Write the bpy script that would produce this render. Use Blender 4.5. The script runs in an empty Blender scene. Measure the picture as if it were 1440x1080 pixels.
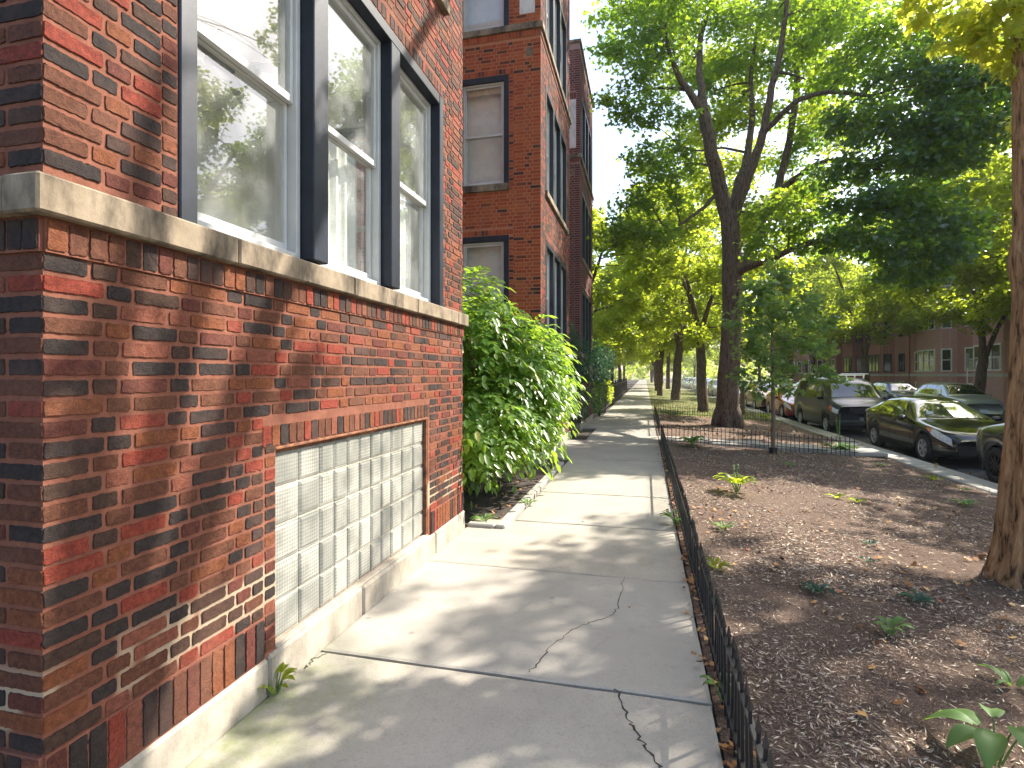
import bpy, math, random
import numpy as np
from mathutils import Vector, Matrix, noise as mnoise

S = bpy.context.scene
COL = S.collection
RAD = math.radians
random.seed(7)
RNG = np.random.default_rng(11)

# ---------------------------------------------------------------- camera, sky, sun, exposure
F_PX, PX0, HOR, CAM_H = 760.0, 720.0, 527.0, 1.61      # measured on the photograph (1440 x 1080)
YAW = math.atan2(187.0, F_PX)                          # street direction lies 187 px right of the middle
cam = bpy.data.cameras.new('camera')
cam.sensor_fit = 'HORIZONTAL'; cam.sensor_width = 36.0
cam.lens = 36.0 * F_PX / 1440.0
cam.shift_y = -13.0 / 1440.0
cam.clip_start = 0.05; cam.clip_end = 3000.0
cam_o = bpy.data.objects.new('camera', cam); COL.objects.link(cam_o)
cam_o.location = (0, 0, CAM_H); cam_o.rotation_euler = (RAD(90), 0, YAW)
S.camera = cam_o

SUN_AZ, SUN_EL = RAD(51.0), RAD(43.0)                  # azimuth from +Y towards +X
w = bpy.data.worlds.new('World'); S.world = w; w.use_nodes = True
nt = w.node_tree; nt.nodes.clear()
sky = nt.nodes.new('ShaderNodeTexSky'); sky.sky_type = 'NISHITA'; sky.sun_disc = False
sky.sun_elevation = SUN_EL; sky.sun_rotation = SUN_AZ
sky.air_density = 1.0; sky.dust_density = 2.2; sky.ozone_density = 1.0
bg = nt.nodes.new('ShaderNodeBackground'); bg.inputs[1].default_value = 0.15
wo = nt.nodes.new('ShaderNodeOutputWorld')
nt.links.new(sky.outputs[0], bg.inputs[0]); nt.links.new(bg.outputs[0], wo.inputs[0])

sd = bpy.data.lights.new('sun', 'SUN'); sd.energy = 4.7; sd.angle = RAD(0.53); sd.color = (1.0, 0.93, 0.82)
so = bpy.data.objects.new('sun', sd); COL.objects.link(so)
to_sun = Vector((math.cos(SUN_EL) * math.sin(SUN_AZ), math.cos(SUN_EL) * math.cos(SUN_AZ), math.sin(SUN_EL)))
so.rotation_euler = to_sun.to_track_quat('Z', 'Y').to_euler(); so.location = to_sun * 60

S.view_settings.view_transform = 'Standard'; S.view_settings.look = 'None'
S.view_settings.exposure = 1.56; S.view_settings.gamma = 1.0
S.render.engine = 'CYCLES'
S.cycles.use_denoising = True
S.cycles.max_bounces = 8; S.cycles.diffuse_bounces = 4; S.cycles.glossy_bounces = 4
S.cycles.transmission_bounces = 6; S.cycles.transparent_max_bounces = 10
S.cycles.caustics_reflective = False; S.cycles.caustics_refractive = False
S.cycles.sample_clamp_indirect = 6.0

# ---------------------------------------------------------------- measuring helpers (a pixel of the photo + a depth -> a place in the world)
ct, st = math.cos(YAW), math.sin(YAW)
def C(px, py, Z):
    X = (px - PX0) * Z / F_PX
    return np.array((X * ct - Z * st, X * st + Z * ct, CAM_H + (HOR - py) * Z / F_PX))
def gz(x):                                             # the parkway falls towards the kerb
    return -0.27 * min(max((x - 0.35) / 5.0, 0.0), 1.0)
def G(px, py):                                         # pixel of something standing on the parkway
    h = CAM_H
    for _ in range(6):
        Z = F_PX * h / (py - HOR); p = C(px, py, Z); h = CAM_H - gz(p[0])
    return np.array((p[0], p[1], gz(p[0])))

# ---------------------------------------------------------------- object helpers
def tag(o, label=None, cat=None, group=None, kind=None):
    if label: o['label'] = label
    if cat: o['category'] = cat
    if group: o['group'] = group
    if kind: o['kind'] = kind
    return o
def thing(name, label, cat, loc=(0, 0, 0), rz=0.0, group=None):
    o = bpy.data.objects.new(name, None); COL.objects.link(o)
    o.empty_display_size = 0.2
    o.location = loc; o.rotation_euler = (0, 0, rz)
    return tag(o, label, cat, group)
def world_off(parent):
    off = Vector((0, 0, 0)); p = parent
    while p is not None:
        off += p.location; p = p.parent
    return off
def link_mesh(name, me, parent=None, loc=None):
    o = bpy.data.objects.new(name, me); COL.objects.link(o)
    if parent is not None: o.parent = parent
    if loc is not None: o.location = loc
    return o

class MB:
    """collects shapes; build() links them as ONE mesh object (world coordinates unless local=True)"""
    def __init__(s): s.v = []; s.f = []; s.m = []; s.mi = 0
    def add(s, vs, fs, mi=None):
        b = len(s.v); s.v.extend([tuple(v) for v in vs])
        k = s.mi if mi is None else mi
        for f in fs: s.f.append(tuple(i + b for i in f)); s.m.append(k)
    def quad(s, a, b, c, d, mi=None): s.add((a, b, c, d), ((0, 1, 2, 3),), mi)
    def box(s, x0, x1, y0, y1, z0, z1, mi=None, bev=0.0):
        if x0 > x1: x0, x1 = x1, x0
        if y0 > y1: y0, y1 = y1, y0
        if z0 > z1: z0, z1 = z1, z0
        if bev <= 0:
            vs = [(x0, y0, z0), (x1, y0, z0), (x1, y1, z0), (x0, y1, z0), (x0, y0, z1), (x1, y0, z1), (x1, y1, z1), (x0, y1, z1)]
            s.add(vs, [(3, 2, 1, 0), (4, 5, 6, 7), (0, 1, 5, 4), (1, 2, 6, 5), (2, 3, 7, 6), (3, 0, 4, 7)], mi)
        else:
            b = min(bev, (x1 - x0) * .45, (y1 - y0) * .45, (z1 - z0) * .45)
            X = (x0, x1); Y = (y0, y1); Zz = (z0, z1); vs = []; ix = {}
            for i in (0, 1):
                for j in (0, 1):
                    for k in (0, 1):
                        sx, sy, sz = (1 - 2 * i), (1 - 2 * j), (1 - 2 * k)
                        for a in range(3):
                            p = [X[i] + sx * b, Y[j] + sy * b, Zz[k] + sz * b]
                            p[a] = (X[i], Y[j], Zz[k])[a]
                            ix[(i, j, k, a)] = len(vs); vs.append(p)
            fs = []
            for a in range(3):
                o1, o2 = [q for q in range(3) if q != a]
                for sgn in (0, 1):
                    ring = []
                    for (u, v) in ((0, 0), (1, 0), (1, 1), (0, 1)):
                        c = [0, 0, 0]; c[a] = sgn; c[o1] = u; c[o2] = v; ring.append(ix[(c[0], c[1], c[2], a)])
                    flip = (sgn == 0) != (a == 1)
                    fs.append(tuple(ring[::-1] if flip else ring))
            for a in range(3):                           # edges along axis a
                o1, o2 = [q for q in range(3) if q != a]
                for u in (0, 1):
                    for v in (0, 1):
                        def key(t, ax):
                            c = [0, 0, 0]; c[a] = t; c[o1] = u; c[o2] = v; return ix[(c[0], c[1], c[2], ax)]
                        fs.append((key(0, o1), key(1, o1), key(1, o2), key(0, o2)))
            for i in (0, 1):
                for j in (0, 1):
                    for k in (0, 1):
                        fs.append(tuple(ix[(i, j, k, a)] for a in range(3)))
            s.add(vs, fs, mi)
    def tube(s, pts, radii, n=8, mi=None, cap=True, wob=None):
        pts = [Vector(p) for p in pts]; m = len(pts)
        T = []
        for i in range(m):
            t = pts[min(i + 1, m - 1)] - pts[max(i - 1, 0)]
            T.append(t.normalized() if t.length > 1e-9 else Vector((0, 0, 1)))
        ref = Vector((1, 0, 0)) if abs(T[0].x) < 0.8 else Vector((0, 1, 0))
        u = (ref - T[0] * ref.dot(T[0])).normalized()
        vs = []; fs = []
        for i in range(m):
            u = (u - T[i] * u.dot(T[i])); u = u.normalized() if u.length > 1e-6 else T[i].orthogonal().normalized()
            v = T[i].cross(u)
            for k in range(n):
                a = 2 * math.pi * k / n
                r = radii[i]
                if wob: r *= wob(i, a)
                vs.append(pts[i] + u * (r * math.cos(a)) + v * (r * math.sin(a)))
        for i in range(m - 1):
            for k in range(n):
                fs.append((i * n + k, i * n + (k + 1) % n, (i + 1) * n + (k + 1) % n, (i + 1) * n + k))
        if cap:
            fs.append(tuple(range(n - 1, -1, -1))); fs.append(tuple((m - 1) * n + k for k in range(n)))
        s.add(vs, fs, mi)
    def lathe(s, prof, c, axis='z', n=24, mi=None):      # prof: list of (r, h)
        vs = []; fs = []; m = len(prof)
        for (r, h) in prof:
            for k in range(n):
                a = 2 * math.pi * k / n; q = (r * math.cos(a), r * math.sin(a))
                if axis == 'z': vs.append((c[0] + q[0], c[1] + q[1], c[2] + h))
                else: vs.append((c[0] + h, c[1] + q[0], c[2] + q[1]))
        for i in range(m - 1):
            for k in range(n):
                fs.append((i * n + k, i * n + (k + 1) % n, (i + 1) * n + (k + 1) % n, (i + 1) * n + k))
        s.add(vs, fs, mi)
    def build(s, name, mats, parent=None, smooth=False, local=False):
        me = bpy.data.meshes.new(name)
        vs = np.array(s.v, dtype=np.float64).reshape(-1, 3)
        if parent is not None and not local: vs = vs - np.array(world_off(parent))
        me.from_pydata(vs.tolist(), [], s.f)
        mats = mats if isinstance(mats, (list, tuple)) else [mats]
        for m in mats: me.materials.append(m)
        if len(mats) > 1: me.polygons.foreach_set('material_index', s.m)
        if smooth: me.polygons.foreach_set('use_smooth', [True] * len(me.polygons))
        me.update()
        return link_mesh(name, me, parent)

def np_mesh(name, verts, loops, starts, totals, mat, parent=None, smooth=False):
    me = bpy.data.meshes.new(name)
    me.vertices.add(len(verts)); me.vertices.foreach_set('co', np.ascontiguousarray(verts, dtype=np.float32).ravel())
    me.loops.add(len(loops)); me.loops.foreach_set('vertex_index', loops.astype(np.int32))
    me.polygons.add(len(starts)); me.polygons.foreach_set('loop_start', starts.astype(np.int32))
    me.polygons.foreach_set('loop_total', totals.astype(np.int32))
    me.materials.append(mat); me.update(calc_edges=True)
    if smooth: me.polygons.foreach_set('use_smooth', np.ones(len(starts), dtype=bool))
    return link_mesh(name, me, parent)

def copy_tree(o, parent=None):
    c = o.copy(); COL.objects.link(c)
    if parent is not None: c.parent = parent
    for ch in list(o.children): copy_tree(ch, c)
    return c

# ---------------------------------------------------------------- materials
def new_mat(name):
    m = bpy.data.materials.new(name); m.use_nodes = True; t = m.node_tree
    return m, t, t.nodes['Principled BSDF']
def N(t, typ, **kw):
    n = t.nodes.new(typ)
    for k, v in kw.items(): setattr(n, k, v)
    return n
def L(t, a, b): t.links.new(a, b)
def ramp(t, fac, stops, interp='LINEAR'):
    r = N(t, 'ShaderNodeValToRGB'); cr = r.color_ramp; cr.interpolation = interp
    while len(cr.elements) < len(stops): cr.elements.new(0.5)
    for e, (p, c) in zip(cr.elements, stops): e.position = p; e.color = (*c, 1)
    L(t, fac, r.inputs[0]); return r.outputs[0]
def coord(t, scale=(1, 1, 1), space='Object'):
    tc = N(t, 'ShaderNodeTexCoord'); mp = N(t, 'ShaderNodeMapping'); mp.inputs['Scale'].default_value = scale
    L(t, tc.outputs[space], mp.inputs[0]); return mp.outputs[0]
def noise(t, vec, scale, detail=4, rough=.55, dist=0.0):
    n = N(t, 'ShaderNodeTexNoise'); n.inputs['Scale'].default_value = scale; n.inputs['Detail'].default_value = detail
    n.inputs['Roughness'].default_value = rough; n.inputs['Distortion'].default_value = dist
    L(t, vec, n.inputs['Vector']); return n.outputs['Fac']
def mixc(t, fac, a, b, mode='MIX'):
    m = N(t, 'ShaderNodeMix', data_type='RGBA', blend_type=mode)
    if isinstance(fac, float): m.inputs[0].default_value = fac
    else: L(t, fac, m.inputs[0])
    for s_, i in ((a, 6), (b, 7)):
        if isinstance(s_, tuple): m.inputs[i].default_value = (*s_, 1)
        else: L(t, s_, m.inputs[i])
    return m.outputs[2]
def math_(t, op, a, b=0.0, clamp=False):
    m = N(t, 'ShaderNodeMath', operation=op); m.use_clamp = clamp
    for s_, i in ((a, 0), (b, 1)):
        if isinstance(s_, (int, float)): m.inputs[i].default_value = s_
        else: L(t, s_, m.inputs[i])
    return m.outputs[0]
def bump(t, b, h, strength, dist, prev=None):
    n = N(t, 'ShaderNodeBump'); n.inputs['Strength'].default_value = strength; n.inputs['Distance'].default_value = dist
    L(t, h, n.inputs['Height'])
    if prev is not None: L(t, prev, n.inputs['Normal'])
    L(t, n.outputs[0], b.inputs['Normal']); return n.outputs[0]
def maprange(t, v, a, b, c=0.0, d=1.0):
    m = N(t, 'ShaderNodeMapRange'); L(t, v, m.inputs[0])
    for i, q in enumerate((a, b, c, d)): m.inputs[i + 1].default_value = q
    return m.outputs[0]

def plain(name, col, rough=.5, var=.12, scale=6.0, bmp=0.0, metal=0.0, spec=.5, coat=0.0, space='Object', bscale=None):
    m, t, b = new_mat(name); v = coord(t, space=space)
    f = noise(t, v, scale, 5)
    lo = tuple(max(c * (1 - var * 1.6), 0) for c in col); hi = tuple(min(c * (1 + var), 1) for c in col)
    L(t, ramp(t, f, [(.3, lo), (.7, hi)]), b.inputs['Base Color'])
    b.inputs['Roughness'].default_value = rough; b.inputs['Metallic'].default_value = metal
    b.inputs['Specular IOR Level'].default_value = spec; b.inputs['Coat Weight'].default_value = coat
    b.inputs['Coat Roughness'].default_value = 0.04
    if bmp: bump(t, b, noise(t, v, bscale or scale * 6, 4), .5, bmp)
    return m

def brick_mat(name, stops, mottle=.5):
    m, t, b = new_mat(name); v = coord(t)
    g = N(t, 'ShaderNodeNewGeometry')
    base = ramp(t, g.outputs['Random Per Island'], stops, 'CONSTANT')
    n1 = noise(t, v, 40, 7, .78); n2 = noise(t, v, 135, 5, .75)
    c = mixc(t, maprange(t, n1, .35, .68), base, mixc(t, 1.0, base, (.42, .38, .37), 'MULTIPLY'))
    pits = maprange(t, n2, .53, .62)
    c = mixc(t, math_(t, 'MULTIPLY', pits, mottle), c, (.025, .02, .02))
    sm = noise(t, v, 2.3, 5)                                   # mortar smears and soot
    c = mixc(t, maprange(t, sm, .50, .75, 0, .38), c, (.26, .125, .085))
    L(t, c, b.inputs['Base Color']); b.inputs['Roughness'].default_value = .85; b.inputs['Specular IOR Level'].default_value = .25
    p = bump(t, b, n1, 1.0, .010); bump(t, b, n2, 1.0, .006, p)
    return m
def mortar_mat(name, a, bcol, pale=None):
    m, t, b = new_mat(name); v = coord(t)
    c = ramp(t, noise(t, v, 12, 6, .7), [(.3, a), (.7, bcol)])
    if pale:                                                     # repointed, paler joints low on the wall
        sx = N(t, 'ShaderNodeSeparateXYZ'); L(t, v, sx.inputs[0])
        band = math_(t, 'MULTIPLY', maprange(t, sx.outputs[2], .40, .46), maprange(t, sx.outputs[2], .62, .68, 1, 0))
        band = math_(t, 'MULTIPLY', band, maprange(t, noise(t, v, 3.1, 2), .40, .47))
        c = mixc(t, band, c, pale)
    L(t, c, b.inputs['Base Color']); b.inputs['Roughness'].default_value = .95; b.inputs['Specular IOR Level'].default_value = .15
    bump(t, b, noise(t, v, 90, 5, .7), .8, .004)
    return m
def stone_mat(name, a, bcol, stain=(.10, .09, .07), amount=.6):
    m, t, b = new_mat(name); v = coord(t)
    c = ramp(t, noise(t, v, 7, 7, .65), [(.3, a), (.7, bcol)])
    vs = coord(t, (3, 3, 1.2))
    st_ = maprange(t, noise(t, vs, 1.6, 6, .7), .44, .64, 0, amount)
    c = mixc(t, st_, c, stain)
    L(t, c, b.inputs['Base Color']); b.inputs['Roughness'].default_value = .88; b.inputs['Specular IOR Level'].default_value = .2
    bump(t, b, noise(t, v, 60, 6, .7), .6, .004)
    return m
def glass_mat(name, tint=(.93, .96, .95), lo=.10, hi=.80, power=3.6):
    m = bpy.data.materials.new(name); m.use_nodes = True; t = m.node_tree; t.nodes.clear()
    o = N(t, 'ShaderNodeOutputMaterial'); tr = N(t, 'ShaderNodeBsdfTransparent'); gl = N(t, 'ShaderNodeBsdfGlossy')
    tr.inputs[0].default_value = (*tint, 1); gl.inputs['Roughness'].default_value = .01; gl.inputs[0].default_value = (.95, .97, 1, 1)
    lw = N(t, 'ShaderNodeLayerWeight'); lw.inputs[0].default_value = .5
    f = math_(t, 'POWER', lw.outputs['Facing'], power)
    f = math_(t, 'ADD', math_(t, 'MULTIPLY', f, hi - lo), lo)
    v = coord(t); bn = N(t, 'ShaderNodeBump'); bn.inputs['Strength'].default_value = .05; bn.inputs['Distance'].default_value = .012
    L(t, noise(t, v, 1.3, 0), bn.inputs['Height']); L(t, bn.outputs[0], gl.inputs['Normal'])
    mx = N(t, 'ShaderNodeMixShader'); L(t, f, mx.inputs[0]); L(t, tr.outputs[0], mx.inputs[1]); L(t, gl.outputs[0], mx.inputs[2])
    df = N(t, 'ShaderNodeBsdfDiffuse'); df.inputs[0].default_value = (.62, .64, .62, 1)        # dust on the pane
    mx2 = N(t, 'ShaderNodeMixShader'); L(t, maprange(t, noise(t, v, 2.7, 5), .38, .66, .05, .26), mx2.inputs[0])
    L(t, mx.outputs[0], mx2.inputs[1]); L(t, df.outputs[0], mx2.inputs[2]); L(t, mx2.outputs[0], o.inputs[0])
    return m
def leaf_mat(name, stops, back, trans=.45, rough=.42, spec=.35):
    m = bpy.data.materials.new(name); m.use_nodes = True; t = m.node_tree
    b = t.nodes['Principled BSDF']; o = t.nodes['Material Output']
    g = N(t, 'ShaderNodeNewGeometry'); r = g.outputs['Random Per Island']
    c = ramp(t, r, stops); L(t, c, b.inputs['Base Color'])
    b.inputs['Roughness'].default_value = rough; b.inputs['Specular IOR Level'].default_value = spec
    tl = N(t, 'ShaderNodeBsdfTranslucent'); L(t, mixc(t, .72, c, back), tl.inputs[0])
    mx = N(t, 'ShaderNodeMixShader'); mx.inputs[0].default_value = trans
    L(t, b.outputs[0], mx.inputs[1]); L(t, tl.outputs[0], mx.inputs[2]); L(t, mx.outputs[0], o.inputs[0])
    return m
def bark_mat(name, a, bcol, dark=(.02, .016, .013), sc=1.0, depth=.02):
    m, t, b = new_mat(name); v = coord(t, (9 * sc, 9 * sc, 1.6 * sc)); v2 = coord(t)
    n1 = noise(t, v, 2.2, 7, .65, .4)
    c = ramp(t, n1, [(.36, dark), (.46, a), (.66, bcol)])
    c = mixc(t, maprange(t, noise(t, v2, 1.4, 4), .45, .75, 0, .35), c, (.10, .10, .08))
    L(t, c, b.inputs['Base Color']); b.inputs['Roughness'].default_value = .9; b.inputs['Specular IOR Level'].default_value = .2
    p = bump(t, b, n1, 1.0, depth); bump(t, b, noise(t, v, 14, 5, .7), .6, depth * .25, p)
    return m
def island_mat(name, stops, rough=.85, interp='LINEAR', spec=.2):
    m, t, b = new_mat(name); g = N(t, 'ShaderNodeNewGeometry')
    L(t, ramp(t, g.outputs['Random Per Island'], stops, interp), b.inputs['Base Color'])
    b.inputs['Roughness'].default_value = rough; b.inputs['Specular IOR Level'].default_value = spec
    return m
# ---------------------------------------------------------------- material set
BR, CH, RD, OR, DK = (.175, .066, .036), (.052, .038, .034), (.33, .062, .036), (.28, .092, .038), (.088, .048, .033)
M = {}
M['brick_near'] = brick_mat('brick_mixed', [(0, BR), (.20, CH), (.50, RD), (.64, OR), (.76, DK), (.88, (.17, .05, .035)), (.95, (.30, .10, .06))])
M['brick_red'] = brick_mat('brick_red', [(0, (.50, .110, .036)), (.34, (.42, .085, .032)), (.6, (.56, .145, .046)), (.84, (.075, .040, .032)), (.92, (.20, .055, .03))])
M['brick_plum'] = brick_mat('brick_plum', [(0, (.17, .045, .040)), (.4, (.13, .038, .036)), (.7, (.20, .052, .045)), (.88, (.06, .035, .035))])
M['mortar_near'] = mortar_mat('mortar_red', (.140, .054, .035), (.240, .098, .064), (.36, .27, .185))
M['mortar_red'] = mortar_mat('mortar_brick_red', (.36, .14, .07), (.48, .21, .12))
M['mortar_plum'] = mortar_mat('mortar_grey', (.24, .15, .13), (.32, .21, .18))
M['stone'] = stone_mat('limestone', (.19, .148, .102), (.31, .248, .175), (.050, .040, .030), .9)
M['plinth'] = stone_mat('cast_concrete', (.32, .285, .23), (.44, .395, .325), (.15, .125, .095), .55)
M['stucco'] = stone_mat('white_stucco', (.58, .57, .54), (.72, .71, .68), (.25, .24, .22), .5)
M['navy'] = plain('navy_painted_wood', (.016, .021, .033), .5, .25, 5, .001, spec=.3)
M['sash'] = plain('white_aluminium', (.52, .52, .50), .35, .08, 5)
M['sash_tan'] = plain('buff_blind', (.55, .46, .32), .6, .2, 20)
M['glass'] = glass_mat('window_glass')
M['plaster'] = plain('pale_plaster', (.82, .81, .75), .8, .06, 3)
M['dark_room'] = plain('room_dark', (.10, .085, .07), .9, .2, 3)
M['pale_sheet'] = plain('sheer_sheet', (.66, .65, .60), .8, .12, 9)
M['brown_edge'] = plain('brown_surround', (.20, .075, .03), .75, .5, 14, .003)
M['black_iron'] = plain('black_iron', (.012, .012, .013), .42, .3, 10, .0006)
M['roof'] = plain('tar_roof', (.06, .06, .06), .9, .2, 3)

# glass blocks: pressed lattice, each block its own tint
def glass_block_mat():
    m, t, b = new_mat('pressed_glass_block'); g = N(t, 'ShaderNodeNewGeometry'); v = coord(t)
    s = N(t, 'ShaderNodeSeparateXYZ'); L(t, v, s.inputs[0])
    k = 150.0
    a = math_(t, 'SINE', math_(t, 'MULTIPLY', math_(t, 'ADD', s.outputs[1], s.outputs[2]), k))
    c = math_(t, 'SINE', math_(t, 'MULTIPLY', math_(t, 'SUBTRACT', s.outputs[1], s.outputs[2]), k))
    lat = math_(t, 'MULTIPLY', a, c)
    base = ramp(t, g.outputs['Random Per Island'], [(0, (.20, .20, .175)), (.3, (.31, .305, .265)), (.65, (.42, .41, .35)), (1, (.17, .175, .155))])
    base = mixc(t, maprange(t, lat, -.2, .6, 0, .75), base, (.15, .155, .145))
    base = mixc(t, maprange(t, noise(t, v, 3.5, 3), .4, .7, 0, .30), base, (.48, .47, .41))
    base = mixc(t, maprange(t, noise(t, v, 5.5, 4), .46, .66, 0, .55), base, (.13, .135, .12))
    L(t, base, b.inputs['Base Color']); b.inputs['Roughness'].default_value = .22; b.inputs['Coat Weight'].default_value = .4
    bump(t, b, lat, .25, .003)
    return m
M['glass_block'] = glass_block_mat()
M['block_joint'] = plain('pale_grout', (.46, .395, .30), .9, .15, 20, .001)

# ---------------------------------------------------------------- brickwork
def clip_spans(a, b, cuts):
    spans = [(a, b)]
    for (c, d) in cuts:
        out = []
        for (p, q) in spans:
            if d <= p or c >= q: out.append((p, q)); continue
            if c > p: out.append((p, c))
            if d < q: out.append((d, q))
        spans = out
    return spans
def one_brick(mb, P0, U, Nn, u0, u1, z0, z1, proud, fine, mi):
    j = .0011 if fine else 0.0
    pts = []
    if fine:
        def steps(ln):
            c = .0045; q = max(2, int((ln - 2 * c) / .011)); return [0.0, c / ln] + [(c + (ln - 2 * c) * i / q) / ln for i in range(1, q)] + [1 - c / ln]
        fu, fz = steps(u1 - u0), steps(z1 - z0)
        pts += [(u0 + (u1 - u0) * f, z0) for f in fu] + [(u1, z0 + (z1 - z0) * f) for f in fz] + [(u1 - (u1 - u0) * f, z1) for f in fu] + [(u0, z1 - (z1 - z0) * f) for f in fz]
        cu, cz = (u0 + u1) / 2, (z0 + z1) / 2; r = .0045
        q = []
        for (u, z) in pts:                                   # rounded corners and a ragged outline
            du = min(u - u0, u1 - u); dz = min(z - z0, z1 - z)
            if du < 1e-6 and dz < 1e-6: u += r * .55 * (1 if u < cu else -1); z += r * .55 * (1 if z < cz else -1)
            q.append((u + random.gauss(0, j), z + random.gauss(0, j)))
        pts = q
    else:
        pts = [(u0, z0), (u1, z0), (u1, z1), (u0, z1)]
    n = len(pts); vs = []
    pr = proud * random.uniform(.6, 1.25) if fine else proud
    cu, cz = (u0 + u1) / 2, (z0 + z1) / 2
    for (u, z) in pts:
        p = P0 + U * u + Nn * (pr + (random.gauss(0, .0006) if fine else 0)); vs.append((p.x, p.y, p.z + z))
    for (u, z) in pts:
        u += .002 * (1 if u > cu else -1); z += .002 * (1 if z > cz else -1)
        p = P0 + U * u - Nn * .004; vs.append((p.x, p.y, p.z + z))
    fs = [tuple(range(n))] + [(i + n, (i + 1) % n + n, (i + 1) % n, i) for i in range(n)]
    mb.add(vs, fs, mi)
CO, ST, HE, JT = .0677, .192, .088, .019
def bricks(mb, P0, U, Nn, Ln, z0, z1, openings=(), fine=False, proud=.004, mi=0, phase=0):
    """Flemish bond from z0 to z1; openings are (u0, u1, za, zb)"""
    r = 0; z = z0
    while z + CO * .55 < z1:
        zt = min(z + CO - JT, z1 - .001)
        cuts = [(o[0], o[1]) for o in openings if o[2] < zt - .012 and o[3] > z + .012]
        u = 0.0; k = 0
        seq_start = ((r + phase) % 2)
        if seq_start: first = .142
        while u < Ln - .02:
            if seq_start and k == 0: ln = first
            else:
                kk = k - 1 if seq_start else k
                ln = (ST if kk % 2 == (0) else HE) if not seq_start else (HE if kk % 2 == 0 else ST)
            ln *= random.uniform(.97, 1.02) if fine else 1
            e = min(u + ln, Ln)
            dz = random.gauss(0, .0012) if fine else 0
            for (a, b) in clip_spans(u, e, cuts):
                if b - a > .03: one_brick(mb, P0, U, Nn, a, b, z + dz, zt + dz, proud, fine, mi)
            u += ln + JT; k += 1
        z += CO; r += 1
def soldiers(mb, P0, U, Nn, u0, u1, z0, z1, fine=False, proud=.004, mi=0, pitch=.0687):
    n = max(1, int(round((u1 - u0) / pitch))); p = (u1 - u0) / n
    for i in range(n):
        one_brick(mb, P0, U, Nn, u0 + i * p + .004, u0 + (i + 1) * p - .006, z0 + .005, z1 - .005, proud, fine, mi)
def slab(mb, P0, U, Nn, Ln, z0, z1, openings=(), reveal=.12, mi=0):
    us = sorted({0, Ln, *[o[0] for o in openings], *[o[1] for o in openings]})
    zs = sorted({z0, z1, *[o[2] for o in openings], *[o[3] for o in openings]})
    us = [u for u in us if 0 <= u <= Ln]; zs = [z for z in zs if z0 <= z <= z1]
    def P(u, z, d=0.0):
        p = P0 + U * u - Nn * d; return (p.x, p.y, p.z + z)
    for i in range(len(us) - 1):
        for k in range(len(zs) - 1):
            cu, cz = (us[i] + us[i + 1]) / 2, (zs[k] + zs[k + 1]) / 2
            if any(o[0] < cu < o[1] and o[2] < cz < o[3] for o in openings): continue
            mb.quad(P(us[i], zs[k]), P(us[i + 1], zs[k]), P(us[i + 1], zs[k + 1]), P(us[i], zs[k + 1]), mi)
    for (a, b, c, d) in openings:
        for q in (((a, c), (a, d)), ((b, d), (b, c)), ((a, d), (b, d)), ((b, c), (a, c))):
            (u1, w1), (u2, w2) = q
            mb.quad(P(u1, w1), P(u2, w2), P(u2, w2, reveal), P(u1, w1, reveal), mi)

FX = -1.87                                             # the street fronts of all three bays
BACK = -9.0
FLOORS = [(2.24, 4.23), (5.17, 7.24), (8.12, 10.10)]
TOP = 11.4
vX, vY = Vector((1, 0, 0)), Vector((0, 1, 0))

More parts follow.
